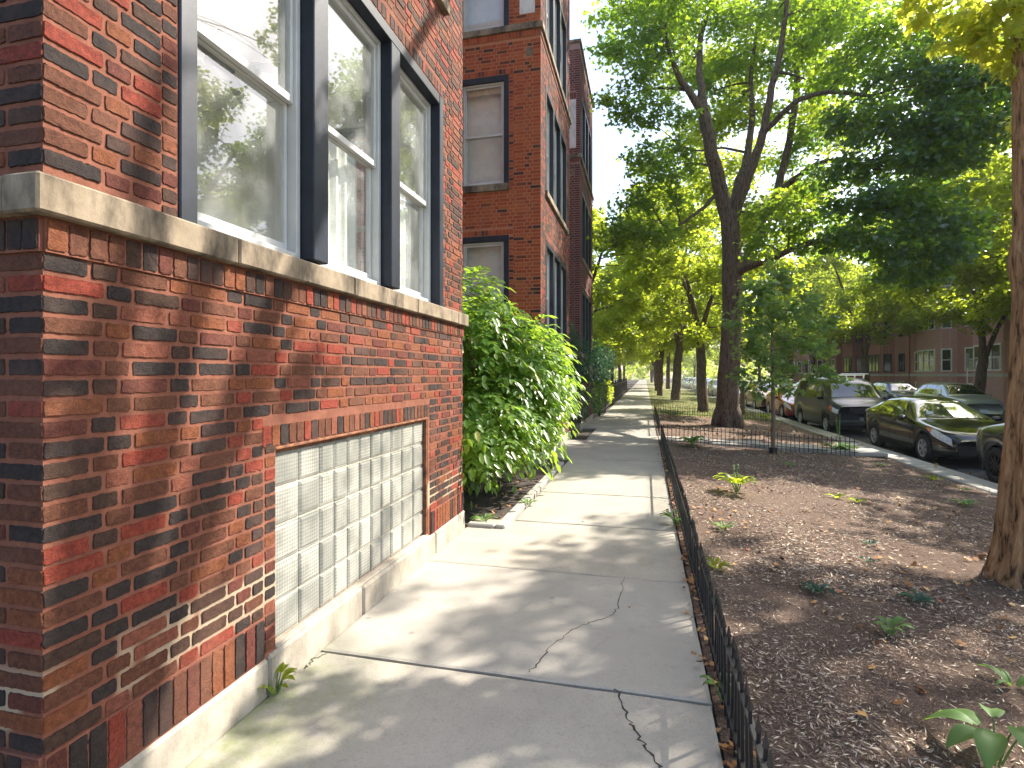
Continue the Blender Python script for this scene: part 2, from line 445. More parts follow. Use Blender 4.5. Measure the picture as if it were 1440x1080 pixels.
def sash_unit(parent, y0, y1, z0, z1, xo, blind=None, pale_sheet=0.0, normal='x'):
    """double-hung unit in a front (normal x) or side (normal y) wall: outer plane xo, everything behind it"""
    def bx(mb, a, b, d0, d1, c, d, bev=.003):
        if normal == 'x': mb.box(xo - d0, xo - d1, a, b, c, d, None, bev)
        else: mb.box(a, b, xo + d0, xo + d1, c, d, None, bev)
    zm = (z0 + z1) / 2 - .04
    wd = MB()
    bx(wd, y0, y0 + .035, 0, .11, z0, z1); bx(wd, y1 - .035, y1, 0, .11, z0, z1)
    bx(wd, y0 + .035, y1 - .035, 0, .11, z1 - .035, z1); bx(wd, y0 + .035, y1 - .035, 0, .11, z0, z0 + .03)
    win = wd.build('window', M['sash'], parent)
    a, b = y0 + .037, y1 - .037
    up = MB()
    bx(up, a, a + .024, .02, .05, zm, z1 - .037); bx(up, b - .024, b, .02, .05, zm, z1 - .037)
    bx(up, a + .024, b - .024, .02, .05, z1 - .075, z1 - .037); bx(up, a + .024, b - .024, .018, .052, zm, zm + .045)
    up.build('upper_sash', M['sash'], win)
    lo = MB()
    bx(lo, a, a + .024, .058, .09, z0 + .032, zm + .04); bx(lo, b - .024, b, .058, .09, z0 + .032, zm + .04)
    bx(lo, a + .024, b - .024, .058, .09, z0 + .032, z0 + .085); bx(lo, a + .024, b - .024, .056, .092, zm - .002, zm + .04)
    lo.build('lower_sash', M['sash'], win)
    g = MB()
    def pane(d, c, e):
        if normal == 'x': g.quad((xo - d, a + .02, c), (xo - d, b - .02, c), (xo - d, b - .03, e), (xo - d, a + .03, e))
        else: g.quad((a + .03, xo + d, c), (b - .03, xo + d, c), (b - .03, xo + d, e), (a + .03, xo + d, e))
    pane(.035, zm + .04, z1 - .07); pane(.074, z0 + .08, zm)
    g.build('pane', M['glass'], win)
    if pale_sheet > 0:
        cm = MB(); n = 40; zt = z0 + .02; ze = z0 + (z1 - z0) * pale_sheet
        for i in range(n):
            f0, f1 = i / n, (i + 1) / n
            d0, d1 = .17 + .018 * math.sin(f0 * 40), .17 + .018 * math.sin(f1 * 40)
            p, q = a + (b - a) * f0, a + (b - a) * f1
            if normal == 'x': cm.quad((xo - d0, p, zt), (xo - d1, q, zt), (xo - d1, q, ze), (xo - d0, p, ze))
            else: cm.quad((p, xo + d0, zt), (q, xo + d1, zt), (q, xo + d1, ze), (p, xo + d0, ze))
        cm.build('pale_sheet', M['pale_sheet'], win, smooth=True)
    if blind:
        bm = MB(); bx(bm, a + .04, b - .04, .095, .13, z1 - .16, z1 - .04); bm.build('blind', M[blind], win)
    return win

def triple_window(parent, ya, yb, z0, z1, pale_sheets):
    """navy timber frame with two broad mullions, three double-hung units"""
    fr = MB(); x1, x0 = FX + .012, FX - .20
    jm = .092; mw = .150; uw = (yb - ya - 2 * jm - 2 * mw) / 3
    fr.box(x0, x1, ya, ya + jm, z0, z1, None, .006); fr.box(x0, x1, yb - jm, yb, z0, z1, None, .006)
    fr.box(x0, x1 - .004, ya + jm, yb - jm, z1 - .09, z1, None, .006)
    fr.box(x0, FX - .05, ya + jm, yb - jm, z0, z0 + .035, None, .004)
    y = ya + jm; units = []
    for i in range(3):
        units.append((y + .004, y + uw - .004)); y += uw
        if i < 2: fr.box(x0, x1 - .002, y, y + mw, z0 + .035, z1 - .09, None, .006); y += mw
    f = fr.build('window_frame', M['navy'], parent)
    for (a, b), c in zip(units, pale_sheets): sash_unit(parent, a, b, z0 + .037, z1 - .092, FX - .078, pale_sheet=c)

def bay_building(y0, y1, label, fine, bm, mm, sidebm, sidemm, name='brick_apartment_building', near=False):
    root = thing(name, label, 'building', (FX, y0, 0))
    W = y1 - y0
    o = .516; wa, wb = y0 + o, y1 - .58
    # ---- street front
    front = MB(); P0 = Vector((FX, y0, 0)); ops = []
    for (za, zb) in FLOORS: ops.append((wa - y0, wb - y0, za, zb))
    zb0 = .19
    if near: ops.append((1.12, 3.15, .19, 1.235))
    slab(front, P0, vY, vX, W, .16, TOP, ops, .22, 1)
    zcut = 5.2 if fine else 0
    cut = [(q[0] - .0, q[1] + .0, q[2], q[3]) for q in ops]
    deco = []
    # soldier base course, rowlock belt under the sill, heads
    soldiers(front, P0 + vX * .014, vY, vX, 0, W, .185, .385, fine, .006, 0) if not near else None
    if near:
        soldiers(front, P0 + vX * .012, vY, vX, 0, 1.02, .185, .385, True, .006, 0)
        soldiers(front, P0 + vX * .012, vY, vX, 3.20, W, .185, .385, True, .006, 0)
        front.box(FX, FX + .012, y0, y0 + 1.02, .17, .388, 1); front.box(FX, FX + .012, y0 + 3.20, y1, .17, .388, 1)
        soldiers(front, P0, vY, vX, 1.02, 3.20, 1.238, 1.352, True, .005, 0)        # rowlock over the glass blocks
        one_brick(front, P0, vY, vX, 1.040, 1.112, .20, .25, .004, True, 0)
        z = .262
        while z < 1.24:                                                             # narrow quoin strip beside the panel
            one_brick(front, P0, vY, vX, 1.040, 1.112, z, z + CO - JT, .004, True, 0); z += CO
        cut.append((1.02, 3.20, .15, 1.365)); cut.append((0, W, .15, .39))
    else: cut.append((0, W, .15, .39))
    for fi, (za, zb) in enumerate(FLOORS):
        cut.append((0, W, za - .245, za)) if fi != 1 else cut.append((wa - y0 - .05, wb - y0 + .05, za - .12, za))
        if fi != 1:
            soldiers(front, P0 + vX * .012, vY, vX, 0, W, za - .232, za - .126, fine and fi == 0, .005, 0)
            front.box(FX, FX + .012, y0, y1, za - .236, za - .12, 1)
        cut.append((wa - y0 - .085, wa - y0, za, zb + .11)); cut.append((wb - y0, wb - y0 + .085, za, zb + .11)); cut.append((wa - y0, wb - y0, zb, zb + .11))
        soldiers(front, P0, vY, vX, wa - y0, wb - y0, zb + .006, zb + .11, fine and fi == 0, .005, 0)
        for ua in (wa - y0 - .080, wb - y0 + .008):
            z = za
            while z < zb + .08:
                one_brick(front, P0, vY, vX, ua + .004, ua + .070, z, z + CO - JT, .004, fine and fi == 0, 0); z += CO
    if fine:
        lowcut = cut + [(0, W, 5.05, 99)]
        bricks(front, P0, vY, vX, W, .392, 5.05, lowcut, True, .005, 0)
        hicut = cut + [(0, W, -1, 5.05)]
        bricks(front, P0, vY, vX, W, .392, TOP - .15, hicut, False, .004, 0)
    else: bricks(front, P0, vY, vX, W, .392, TOP - .15, cut, False, .004, 0)
    front.build('front_wall', [bm, mm], root)
    # ---- side wall facing the camera (normal -y), returns and roof
    side = MB(); SL = FX - BACK; Q0 = Vector((FX, y0, 0)); U = Vector((-1, 0, 0)); Nn = Vector((0, -1, 0))
    sops = []
    wins = [(za, zb - .0) for (za, zb) in FLOORS]
    if not near: sops = [(.60, 1.62, za + .02, zb) for (za, zb) in wins]
    def flip(vs_fs): return vs_fs
    slab(side, Q0, U, Nn, SL, .16, TOP, sops, .16, 1)
    scut = list(sops) + [(0, SL, .15, .39)]
    soldiers(side, Q0 + Nn * .012, U, Nn, 0, min(SL, 1.2), .185, .385, fine, .006, 0)
    side.box(FX - 1.2, FX, y0 - .012, y0, .17, .388, 1)
    for fi, (za, zb) in enumerate(wins):
        if fi != 1 or near:
            scut.append((0, SL, za - .245, za if (near or fi == 2) else za - .12))
            soldiers(side, Q0 + Nn * .012, U, Nn, 0, SL, za - .232, za - .126, fine and fi == 0, .005, 0)
            side.box(BACK, FX + .0, y0 - .012, y0, za - .236, za - .12, 1)
        if not near:
            scut.append((.51, 1.71, zb, zb + .11)); soldiers(side, Q0, U, Nn, .52, 1.70, zb + .005, zb + .105, False, .004, 0)
            scut.append((.512, .60, za, zb)); z = za
            while z < zb - .03:
                one_brick(side, Q0, U, Nn, .516, .594, z, z + CO - JT, .004, False, 0); z += CO
    if not near: scut.append((.10, .40, 8.30, 9.75)); scut.append((.14, .27, 7.52, 7.68)); scut.append((.09, .41, 9.75, 9.95))
    sd_ = .0
    if near:
        bricks(side, Q0, U, Nn, 1.4, .392, 5.05, scut, True, .005, 0, 1)
        bricks(side, Q0, U, Nn, SL, 5.05, TOP - .15, scut, False, .004, 0, 1)
    else:
        bricks(side, Q0, U, Nn, SL, .392, TOP - .15, scut, False, .004, 0, 1)
        soldiers(side, Q0, U, Nn, .10, .40, 9.755, 9.945, False, .004, 0)
    side.build('side_wall', [sidebm, sidemm], root)
    if not near:
        pn = MB(); pn.box(FX - .395, FX - .105, y0 - .006, y0 + .02, 8.31, 9.74); pn.build('stucco_panel', M['stucco'], root)
        ac = MB(); ac.box(FX - .265, FX - .145, y0 - .012, y0 + .02, 7.525, 7.675, None, .004); ac.build('stone_tile', M['stone'], root)
        for fi, (za, zb) in enumerate(wins):
            fm = MB(); a0, a1 = FX - 1.62, FX - .60
            fm.box(a1 - .10, a1, y0 - .006, y0 + .14, za + .02, zb, None, .004); fm.box(a0, a0 + .10, y0 - .006, y0 + .14, za + .02, zb, None, .004)
            fm.box(a0 + .10, a1 - .10, y0 - .004, y0 + .14, zb - .11, zb, None, .004)
            fm.build('window_frame', M['navy'], root)
            sash_unit(root, a0 + .102, a1 - .102, za + .03, zb - .112, y0 + .035, 'sash_tan' if fi == 1 else None, normal='y')
            if fi != 2:
                sl = MB(); sl.box(FX - 1.72, FX - .60, y0 - .05, y0 + .05, za - .11, za + .02, None, .006); sl.build('window_sill', M['stone'], root)
    # far return wall (normal +y), rear, floors and roof
    sh = MB()
    if near:
        R0 = Vector((BACK, y1, 0))
        slab(sh, R0, vX, vY, SL, .0, TOP, [(SL - 1.62, SL - .60, za + .02, zb) for (za, zb) in FLOORS], .25, 0)
        bricks(sh, R0, vX, vY, SL, .0, TOP, [(SL - 1.62, SL - .60, za + .02, zb) for (za, zb) in FLOORS], False, .004, 0)
    else: sh.quad((BACK, y1, 0), (FX, y1, 0), (FX, y1, TOP), (BACK, y1, TOP))
    sh.quad((BACK, y0, 0), (BACK, y1, 0), (BACK, y1, TOP), (BACK, y0, TOP))
    sh.build('rear_wall', sidebm, root)
    rf = MB(); rf.box(BACK, FX - .01, y0 + .01, y1 - .01, TOP - .3, TOP - .2); rf.build('roof', M['roof'], root)
    cp = MB()
    cp.box(FX - .25, FX + .05, y0 - .05, y1 + .05, TOP, TOP + .09, None, .01); cp.box(BACK, FX - .251, y0 - .05, y0 + .25, TOP, TOP + .09, None, .01)
    cp.build('coping', M['stone'], root)
    inn = MB()
    for (za, zb) in FLOORS:
        inn.box(BACK + .02, FX - .27, y0 + .27, y1 - .27, za - .50, za - .40); inn.box(BACK + .02, FX - .27, y0 + .27, y1 - .27, zb + .38, zb + .42)
        inn.quad((FX - 4.2, y0 + .27, za - .4), (FX - 4.2, y1 - .27, za - .4), (FX - 4.2, y1 - .27, zb + .38), (FX - 4.2, y0 + .27, zb + .38))
        yy = y0 + .262; inn.quad((FX - 4.2, yy, za - .4), (FX - .27, yy, za - .4), (FX - .27, yy, zb + .38), (FX - 4.2, yy, zb + .38))
        if near:
            slab(inn, Vector((FX - 4.2, y1 - .262, 0)), vX, -vY, 3.93, za - .4, zb + .38, [(2.58, 3.60, za + .02, zb)], .08, 0)
        if not near: yy = y1 - .262; inn.quad((FX - 4.2, yy, za - .4), (FX - .27, yy, za - .4), (FX - .27, yy, zb + .38), (FX - 4.2, yy, zb + .38))
    inn.build('interior', M['plaster'], root)
    # ---- stone belts and plinth
    for fi, (za, zb) in enumerate(FLOORS):
        if fi == 1:
            b = MB(); b.box(FX - .02, FX + .055, wa - .06, wb + .06, za - .118, za, None, .008); b.build('window_sill', M['stone'], root); continue
        b = MB(); pj = .055; y = y0 - pj; ln = [.86, 1.02, 1.0, 1.0]; k = 0
        while y < y1 + pj - .01:
            e = min(y + ln[k % 4] + .0, y1 + pj); e = y1 + pj if y1 + pj - e < .3 else e
            b.box(FX - .10, FX + pj, y, e - .007, za - .122 + (.002 if k % 2 else 0), za + .002, None, .008); y = e; k += 1
        x = FX - .101
        while x > BACK:
            b.box(max(x - 1.1, BACK), x - .006, y0 - pj, y0 + .03, za - .122, za + .001, None, .008); x -= 1.1
        b.build('stone_belt', M['stone'], root)
    pl = MB()
    if near:
        segs = [(y0 - .02, y0 + 1.04), (y0 + 1.05, y0 + 1.98), (y0 + 1.99, y0 + 3.28), (y0 + 3.29, y1 + .02)]
        for i, (a, b) in enumerate(segs): pl.box(FX - .16, FX + .028 - .004 * (i % 2), a, b, -.25, .178 + .003 * (i % 2), None, .014)
        pl.box(FX - .041, FX + .01, y0 + 1.121, y0 + 3.149, .1, .197, None, .006)
        pl.box(FX - 2, FX - .161, y0 - .02, y0 + .1, -.25, .178, None, .01)
    else:
        pl.box(FX - .16, FX + .028, y0 - .02, y1 + .02, -.25, .178, None, .012); pl.box(FX - 3, FX - .161, y0 - .02, y0 + .1, -.25, .178, None, .01)
    pl.build('plinth', M['plinth'], root)
    for fi, (za, zb) in enumerate(FLOORS):
        triple_window(root, wa, wb, za + .002, zb - .002, (.0, .52, .52) if (near and fi == 0) else ((0, 0, 0) if near else (.9, .5, .9)))  # near sheets added for the sunlit pale look of the lower panes
    return root

B1 = bay_building(1.32, 5.41, 'nearest brick building, dark mixed bricks with a glass block basement window', True, M['brick_near'], M['mortar_near'], M['brick_near'], M['mortar_near'], near=True)
# glass block panel, brown head strip and the room behind the near window
gb = MB(); gx = FX - .042; yb = [1.32 + 1.12, 2.70 - .055 + .05, 2.90, 3.055, 3.21, 3.367, 3.524, 3.682, 3.84, 4.03, 4.245, 4.47]
for i in range(11):
    for k in range(5):
        a, b = yb[i] + .003, yb[i + 1] - .003; c, d = .195 + k * .2035 + .003, .195 + (k + 1) * .2035 - .003
        f = gx + random.uniform(-.001, .002); gb.box(gx - .06, f, a, b, c, d, None, .005)
        m_ = .022; w0 = [(a + .011, c + .011), (b - .011, c + .011), (b - .011, d - .011), (a + .011, d - .011)]; w1 = [(a + m_, c + m_), (b - m_, c + m_), (b - m_, d - m_), (a + m_, d - m_)]
        q = [(f + .0015, y, z) for y, z in w0] + [(f + .006, y, z) for y, z in w1]; gb.add(q, [(0, 1, 5, 4), (1, 2, 6, 5), (2, 3, 7, 6), (3, 0, 4, 7), (4, 5, 6, 7)])
gb.build('glass_block_panel', M['glass_block'], B1)
gj = MB(); gj.box(gx - .07, gx - .007, 2.441, 4.469, .181, 1.215); gj.build('grout', M['block_joint'], B1)
ln = MB(); ln.box(FX - .11, FX + .003, 2.442, 4.468, 1.217, 1.233, None, .003); ln.box(FX - .038, FX - .028, 2.4425, 4.4675, 1.195, 1.2165); ln.build('head_strip', M['brown_edge'], B1)  # thin brown strip across the top of the panel
rv = MB(); rv.box(FX - .038, FX - .003, 4.45, 4.4695, .185, 1.2162, None, .002); rv.build('jamb', M['brown_edge'], B1)
za, zb = FLOORS[0]
sash_unit(B1, FX - 1.60, FX - .62, za + .03, zb - .1, 5.41 - .18, normal='y')
fan = MB(); fc = Vector((FX - 1.35, 3.55, 4.02))
fan.tube([fc + Vector((0, 0, .28)), fc], [.02, .02], 10); fan.lathe([(.0, -.09), (.10, -.06), (.11, .03), (.0, .06)], fc, 'z', 20)
for k in range(4):
    a = k * math.pi / 2 + .35; d = Vector((math.cos(a), math.sin(a), 0)); p = Vector((-d.y, d.x, 0))
    q = [fc + d * .12 - p * .05, fc + d * .62 - p * .075, fc + d * .62 + p * .075, fc + d * .12 + p * .05]
    up = Vector((0, 0, .012)); fan.add(q + [v + up for v in q], [(3, 2, 1, 0), (4, 5, 6, 7), (0, 1, 5, 4), (1, 2, 6, 5), (2, 3, 7, 6), (3, 0, 4, 7)])
fo = fan.build('ceiling_fan', M['dark_room'])
tag(fo, 'dark ceiling fan seen through the window nearest the brick corner', 'fan')

B2 = bay_building(9.80, 13.75, 'middle brick bay rising behind the leafy shrub, orange red side wall', False, M['brick_near'], M['mortar_near'], M['brick_red'], M['mortar_red'])
B3 = bay_building(15.93, 19.95, 'farthest brick bay with a plum side wall and tall stucco panel', False, M['brick_plum'], M['mortar_plum'], M['brick_plum'], M['mortar_plum'])
# ---------------------------------------------------------------- the ground
def concrete_mat(name, a, b2, warm=(.385, .34, .27), moss=False):
    m, t, b = new_mat(name); v = coord(t)
    c = ramp(t, noise(t, v, 1.7, 7, .62), [(.28, a), (.72, b2)])
    c = mixc(t, maprange(t, noise(t, v, .55, 4), .42, .62, 0, .55), c, warm)
    c = mixc(t, maprange(t, noise(t, v, 95, 4, .8), .53, .66, 0, .55), c, (.15, .14, .125))
    c = mixc(t, maprange(t, noise(t, v, 9, 6, .75, .8), .54, .70, 0, .45), c, (.21, .185, .15))
    vo = N(t, 'ShaderNodeTexVoronoi'); vo.inputs['Scale'].default_value = 2.4; L(t, v, vo.inputs['Vector'])      # gum and oil spots
    c = mixc(t, maprange(t, vo.outputs['Distance'], .035, .060, .5, 0), c, (.10, .09, .08))
    g = N(t, 'ShaderNodeNewGeometry')
    c = mixc(t, math_(t, 'MULTIPLY', g.outputs['Random Per Island'], .30), c, (.32, .31, .30))
    if moss:
        s = N(t, 'ShaderNodeSeparateXYZ'); L(t, v, s.inputs[0])
        band = math_(t, 'MULTIPLY', maprange(t, s.outputs[0], -1.80, -1.15, 1, 0), maprange(t, s.outputs[1], 2.4, 3.1, 1, 0))
        f = math_(t, 'MULTIPLY', band, maprange(t, noise(t, v, 5, 6, .7), .36, .66))
        c = mixc(t, f, c, (.16, .19, .075))
    L(t, c, b.inputs['Base Color']); b.inputs['Roughness'].default_value = .9; b.inputs['Specular IOR Level'].default_value = .25
    p = bump(t, b, noise(t, v, 220, 3, .7), .35, .003); bump(t, b, noise(t, v, 26, 6, .7), .35, .004, p)
    return m
M['walk'] = concrete_mat('sidewalk_concrete', (.275, .248, .203), (.40, .362, .298), moss=True)
M['walk2'] = concrete_mat('kerb_concrete', (.28, .265, .24), (.39, .37, .335))
M['crack'] = plain('crack_dirt', (.045, .038, .03), 1, .4, 30)
M['soil'] = plain('dark_soil', (.055, .040, .032), .95, .4, 5, .02, bscale=24)
M['asphalt'] = plain('asphalt', (.055, .055, .057), .9, .25, 4, .004, bscale=160)

def grass_ground(name, a, b2, litter):
    m, t, b = new_mat(name); v = coord(t)
    c = ramp(t, noise(t, v, 1.1, 6, .65), [(.3, a), (.7, b2)])
    c = mixc(t, maprange(t, noise(t, v, 8, 6, .75), .46, .58, 0, .9), c, litter)
    c = mixc(t, maprange(t, noise(t, v, 45, 3, .7), .55, .7, 0, .5), c, (.03, .04, .015))
    L(t, c, b.inputs['Base Color']); b.inputs['Roughness'].default_value = .95
    bump(t, b, noise(t, v, 60, 4, .7), 1, .03)
    return m
M['lawn'] = grass_ground('lawn_ground', (.085, .11, .03), (.17, .18, .05), (.20, .145, .085))
def mulch_mat():
    m, t, b = new_mat('mulch_ground'); v = coord(t)
    n = noise(t, v, 75, 7, .8, 1.5)
    c = ramp(t, n, [(.36, (.042, .027, .021)), (.48, (.128, .084, .064)), (.57, (.24, .168, .125)), (.66, (.46, .36, .275))])
    c = mixc(t, maprange(t, noise(t, v, .9, 4), .45, .65, 0, .55), c, mixc(t, 1.0, c, (.55, .5, .5), 'MULTIPLY'))
    L(t, c, b.inputs['Base Color']); b.inputs['Roughness'].default_value = .95; b.inputs['Specular IOR Level'].default_value = .2
    p = bump(t, b, n, 1, .02); bump(t, b, noise(t, v, 160, 3, .7), .8, .006, p)
    return m
M['mulch'] = mulch_mat()

g = MB(); g.quad((-900, -900, -.62), (900, -900, -.62), (900, 900, -.62), (-900, 900, -.62))
tag(g.build('ground', M['lawn']), kind='structure')

# sidewalk: separate slabs with real joints
sw = MB(); joints = [-3.2, -1.7, -.2, 1.3, 2.805, 4.39, 5.835, 7.35, 8.9, 10.4, 11.9, 13.4]
while joints[-1] < 170: joints.append(joints[-1] + 1.52)
for i in range(len(joints) - 1):
    a, b = joints[i], joints[i + 1]
    xl = -1.845
    if a > 5.3: xl = -1.40
    if a > 9.6: xl = -1.845
    if 13.3 < a < 15.5: xl = -1.42
    if a > 19.9: xl = -1.62
    t0 = random.uniform(-.006, .004) if i not in (3, 4) else (-.004 if i == 3 else -.001)
    x1 = .318 + random.uniform(-.004, .004)
    e = .010
    # a slab with slightly rounded, irregular edges
    nx, ny = 10, 8; vs = []; fs = []
    for j in range(ny + 1):
        for k in range(nx + 1):
            fx, fy = k / nx, j / ny
            px_, py_ = xl + (x1 - xl) * fx, a + e + (b - a - 2 * e) * fy
            edge = (k in (0, nx)) or (j in (0, ny))
            dz = t0 - (.006 if edge else 0)
            if edge: px_ += random.gauss(0, .002); py_ += random.gauss(0, .003)
            # crowd the outer rows against the border so only a thin lip rounds off
            if not edge:
                if k == 1: px_ = xl + .018
                if k == nx - 1: px_ = x1 - .018
                if j == 1: py_ = a + e + .016
                if j == ny - 1: py_ = b - e - .016
            else:
                if k == 1: px_ = xl + .018
                if k == nx - 1: px_ = x1 - .018
                if j == 1: py_ = a + e + .016
                if j == ny - 1: py_ = b - e - .016
            vs.append((px_, py_, dz))
    for j in range(ny):
        for k in range(nx):
            q = j * (nx + 1) + k; fs.append((q, q + 1, q + nx + 2, q + nx + 1))
    ring = [k for k in range(nx + 1)] + [j * (nx + 1) + nx for j in range(1, ny + 1)] + [ny * (nx + 1) + k for k in range(nx - 1, -1, -1)] + [j * (nx + 1) for j in range(ny - 1, 0, -1)]
    base = len(vs)
    for q in ring: vs.append((vs[q][0], vs[q][1], -.12))
    n = len(ring)
    for q in range(n): fs.append((ring[q], base + q, base + (q + 1) % n, ring[(q + 1) % n]))
    sw.add(vs, fs, 0)
def crack(pts, wd, lvl):
    P = []
    for (a, b) in zip(pts[:-1], pts[1:]):
        for k in range(9):
            f = k / 9; P.append((a[0] + (b[0] - a[0]) * f + random.gauss(0, .008), a[1] + (b[1] - a[1]) * f + random.gauss(0, .008)))
    P.append(pts[-1]); vs = []; fs = []
    for i, (x, y) in enumerate(P):
        q = P[min(i + 1, len(P) - 1)]; r = P[max(i - 1, 0)]; dx, dy = q[0] - r[0], q[1] - r[1]; l = math.hypot(dx, dy) or 1
        ww = wd * random.uniform(.45, 1.4); vs += [(x - dy / l * ww, y + dx / l * ww, lvl), (x + dy / l * ww, y - dx / l * ww, lvl)]
    for i in range(len(P) - 1): fs.append((2 * i, 2 * i + 1, 2 * i + 3, 2 * i + 2))
    sw.add(vs, fs, 1)
def G0(px, py): p = C(px, py, F_PX * CAM_H / (py - HOR)); return (p[0], p[1])
crack([G0(866, 968), G0(884, 1010), G0(905, 1042), G0(926, 1078)], .0055, -.0028)
crack([G0(878, 812), G0(868, 855), G0(860, 866), G0(815, 880), G0(770, 912), G0(745, 945)], .0030, .0002)
crack([G0(432, 940), G0(440, 926), G0(462, 917)], .004, -.0027)
tag(sw.build('sidewalk', [M['walk'], M['crack']]), kind='structure')
sb = MB(); sb.quad((-1.85, -4, -.045), (.40, -4, -.045), (.40, 170, -.045), (-1.85, 170, -.045)); tag(sb.build('sidewalk_bedding', M['crack']), kind='structure')

# parkway sheets (x .33..5.33 falling to the kerb), displaced a little
def sheet(name, mat, x0, x1, y0, y1, nx, ny, amp, lift=0.0, edge=None):
    vs = []; fs = []
    for j in range(ny + 1):
        for k in range(nx + 1):
            x = x0 + (x1 - x0) * k / nx; y = y0 + (y1 - y0) * j / ny
            z = gz(x) + lift + amp * (mnoise.noise(Vector((x * 1.3, y * 1.3, 3.1))) + .45 * mnoise.noise(Vector((x * 5, y * 5, 7.7)))) - .012
            vs.append((x, y, z))
    for j in range(ny):
        for k in range(nx):
            q = j * (nx + 1) + k; fs.append((q, q + 1, q + nx + 2, q + nx + 1))
    b = MB(); b.add(vs, fs); return tag(b.build(name, mat, smooth=True), kind='structure')
YF = 13.75                                              # far end of the near bed
sheet('mulch_bed', M['mulch'], .33, 5.34, -3.5, YF + .1, 110, 330, .022)
sheet('mulch_bed', M['mulch'], .33, 5.34, 14.75, 23.2, 60, 90, .022)
sheet('lawn', M['lawn'], .33, 5.34, 23.2, 170, 20, 200, .02)
cw = MB()
for k in range(4): cw.box(.335 + k * 1.25, .33 + (k + 1) * 1.25, YF + .12, 14.73, -.25, .0 - .055 * k, None, .012)
tag(cw.build('cross_path', M['walk2']), kind='structure')
kb = MB(); y = -8.0
while y < 170: kb.box(5.36, 5.90, y, y + 2.99, -.60, -.262, None, .02); y += 3.0
tag(kb.build('kerb', M['walk2']), kind='structure')
rd = MB(); rd.box(5.9005, 15.6, -40, 300, -.55, -.42); tag(rd.build('road', M['asphalt']), kind='structure')
k2 = MB(); k2.box(15.601, 15.9, -40, 300, -.55, -.27, None, .02); tag(k2.build('far_kerb', M['walk2']), kind='structure')
pk = MB(); pk.box(15.901, 18.3, -40, 300, -.55, -.25); pk.box(20.2, 60, -40, 300, -.55, -.22); tag(pk.build('far_lawn', M['lawn']), kind='structure')
fw = MB(); fw.box(18.301, 20.199, -40, 300, -.55, -.235); tag(fw.build('far_sidewalk', M['walk2']), kind='structure')
lb = MB()
lb.box(-40, -1.43, 5.42, 9.79, -.5, -.03); lb.box(-40, -1.43, 13.76, 15.92, -.5, -.03); lb.box(-40, -1.63, 19.97, 170, -.5, -.03); lb.box(-40, -1.90, -30, 1.31, -.5, -.03)
tag(lb.build('left_soil', M['soil']), kind='structure')
ed = MB()                                               # stone edging of the shrub bed
ed.box(-1.53, -1.425, 5.47, 7.0, -.2, .035, None, .012); ed.box(-1.535, -1.428, 7.01, 8.4, -.2, .03, None, .012); ed.box(-1.53, -1.425, 8.41, 9.75, -.2, .035, None, .012)
ed.box(-1.835, -1.54, 5.46, 5.55, -.2, .035, None, .012)
tag(ed.build('bed_edging', M['walk2']), 'low pale concrete edging around the bed under the leafy shrub', 'edging')

# ---------------------------------------------------------------- scattered litter (nobody could count it)
FOLD = (np.array([(0, 0, 0), (.5, .45, .10), (0, 1, 0), (-.5, .45, .10)]), [(0, 1, 2), (0, 2, 3)])
_ang = [(-90, .10), (-52, .36), (-36, .18 + .12), (-8, .55), (22, .38), (38, .56), (62, .34), (90, .66), (118, .34), (142, .56), (158, .38), (188, .55), (216, .30), (232, .36)]
_mp = [(r * math.cos(RAD(a)), .42 + r * math.sin(RAD(a)) * .9, .0) for a, r in _ang]
MAPLE = (np.array([(x, y, .30 * abs(x) - .10 * (y - .4) ** 2) for x, y, z in _mp]), [tuple(range(len(_mp)))])
OVAL = (np.array([(0, 0, 0), (.42, .3, .1), (.36, .68, .08), (0, 1, -.05), (-.36, .68, .08), (-.42, .3, .1)]), [(0, 1, 2, 3), (0, 3, 4, 5)])
def leaves(name, P, T, Nr, size, width, tpl, mat, parent=None):
    """one mesh of many leaf faces: P base points, T leaf direction, Nr leaf normal"""
    P = np.asarray(P); n = len(P); V, Fc = tpl; k = len(V)
    T = T / np.maximum(np.linalg.norm(T, axis=1, keepdims=True), 1e-9)
    Bv = np.cross(T, Nr); Bv /= np.maximum(np.linalg.norm(Bv, axis=1, keepdims=True), 1e-9)
    Nn = np.cross(Bv, T)
    size = np.broadcast_to(size, (n,)); width = np.broadcast_to(width, (n,))
    v = (P[:, None, :] + T[:, None, :] * (V[None, :, 1:2] * size[:, None, None]) + Bv[:, None, :] * (V[None, :, 0:1] * width[:, None, None])
         + Nn[:, None, :] * (V[None, :, 2:3] * width[:, None, None]))
    if parent is not None: v = v - np.array(world_off(parent))[None, None, :]
    lp = np.concatenate([np.array(f) for f in Fc]); tot = np.array([len(f) for f in Fc])
    loops = (np.arange(n)[:, None] * k + lp[None, :]).ravel()
    totals = np.tile(tot, n); starts = np.concatenate([[0], np.cumsum(totals)[:-1]])
    return np_mesh(name, v.reshape(-1, 3), loops, starts, totals, mat, parent)
def unit(n, rng=RNG):
    a = rng.normal(size=(n, 3)); return a / np.linalg.norm(a, axis=1, keepdims=True)
gzv = np.vectorize(gz)
def ground_z(x, y):
    return np.array([gz(a) - .012 + .022 * (mnoise.noise(Vector((a * 1.3, b * 1.3, 3.1))) + .45 * mnoise.noise(Vector((a * 5, b * 5, 7.7)))) for a, b in zip(x, y)])
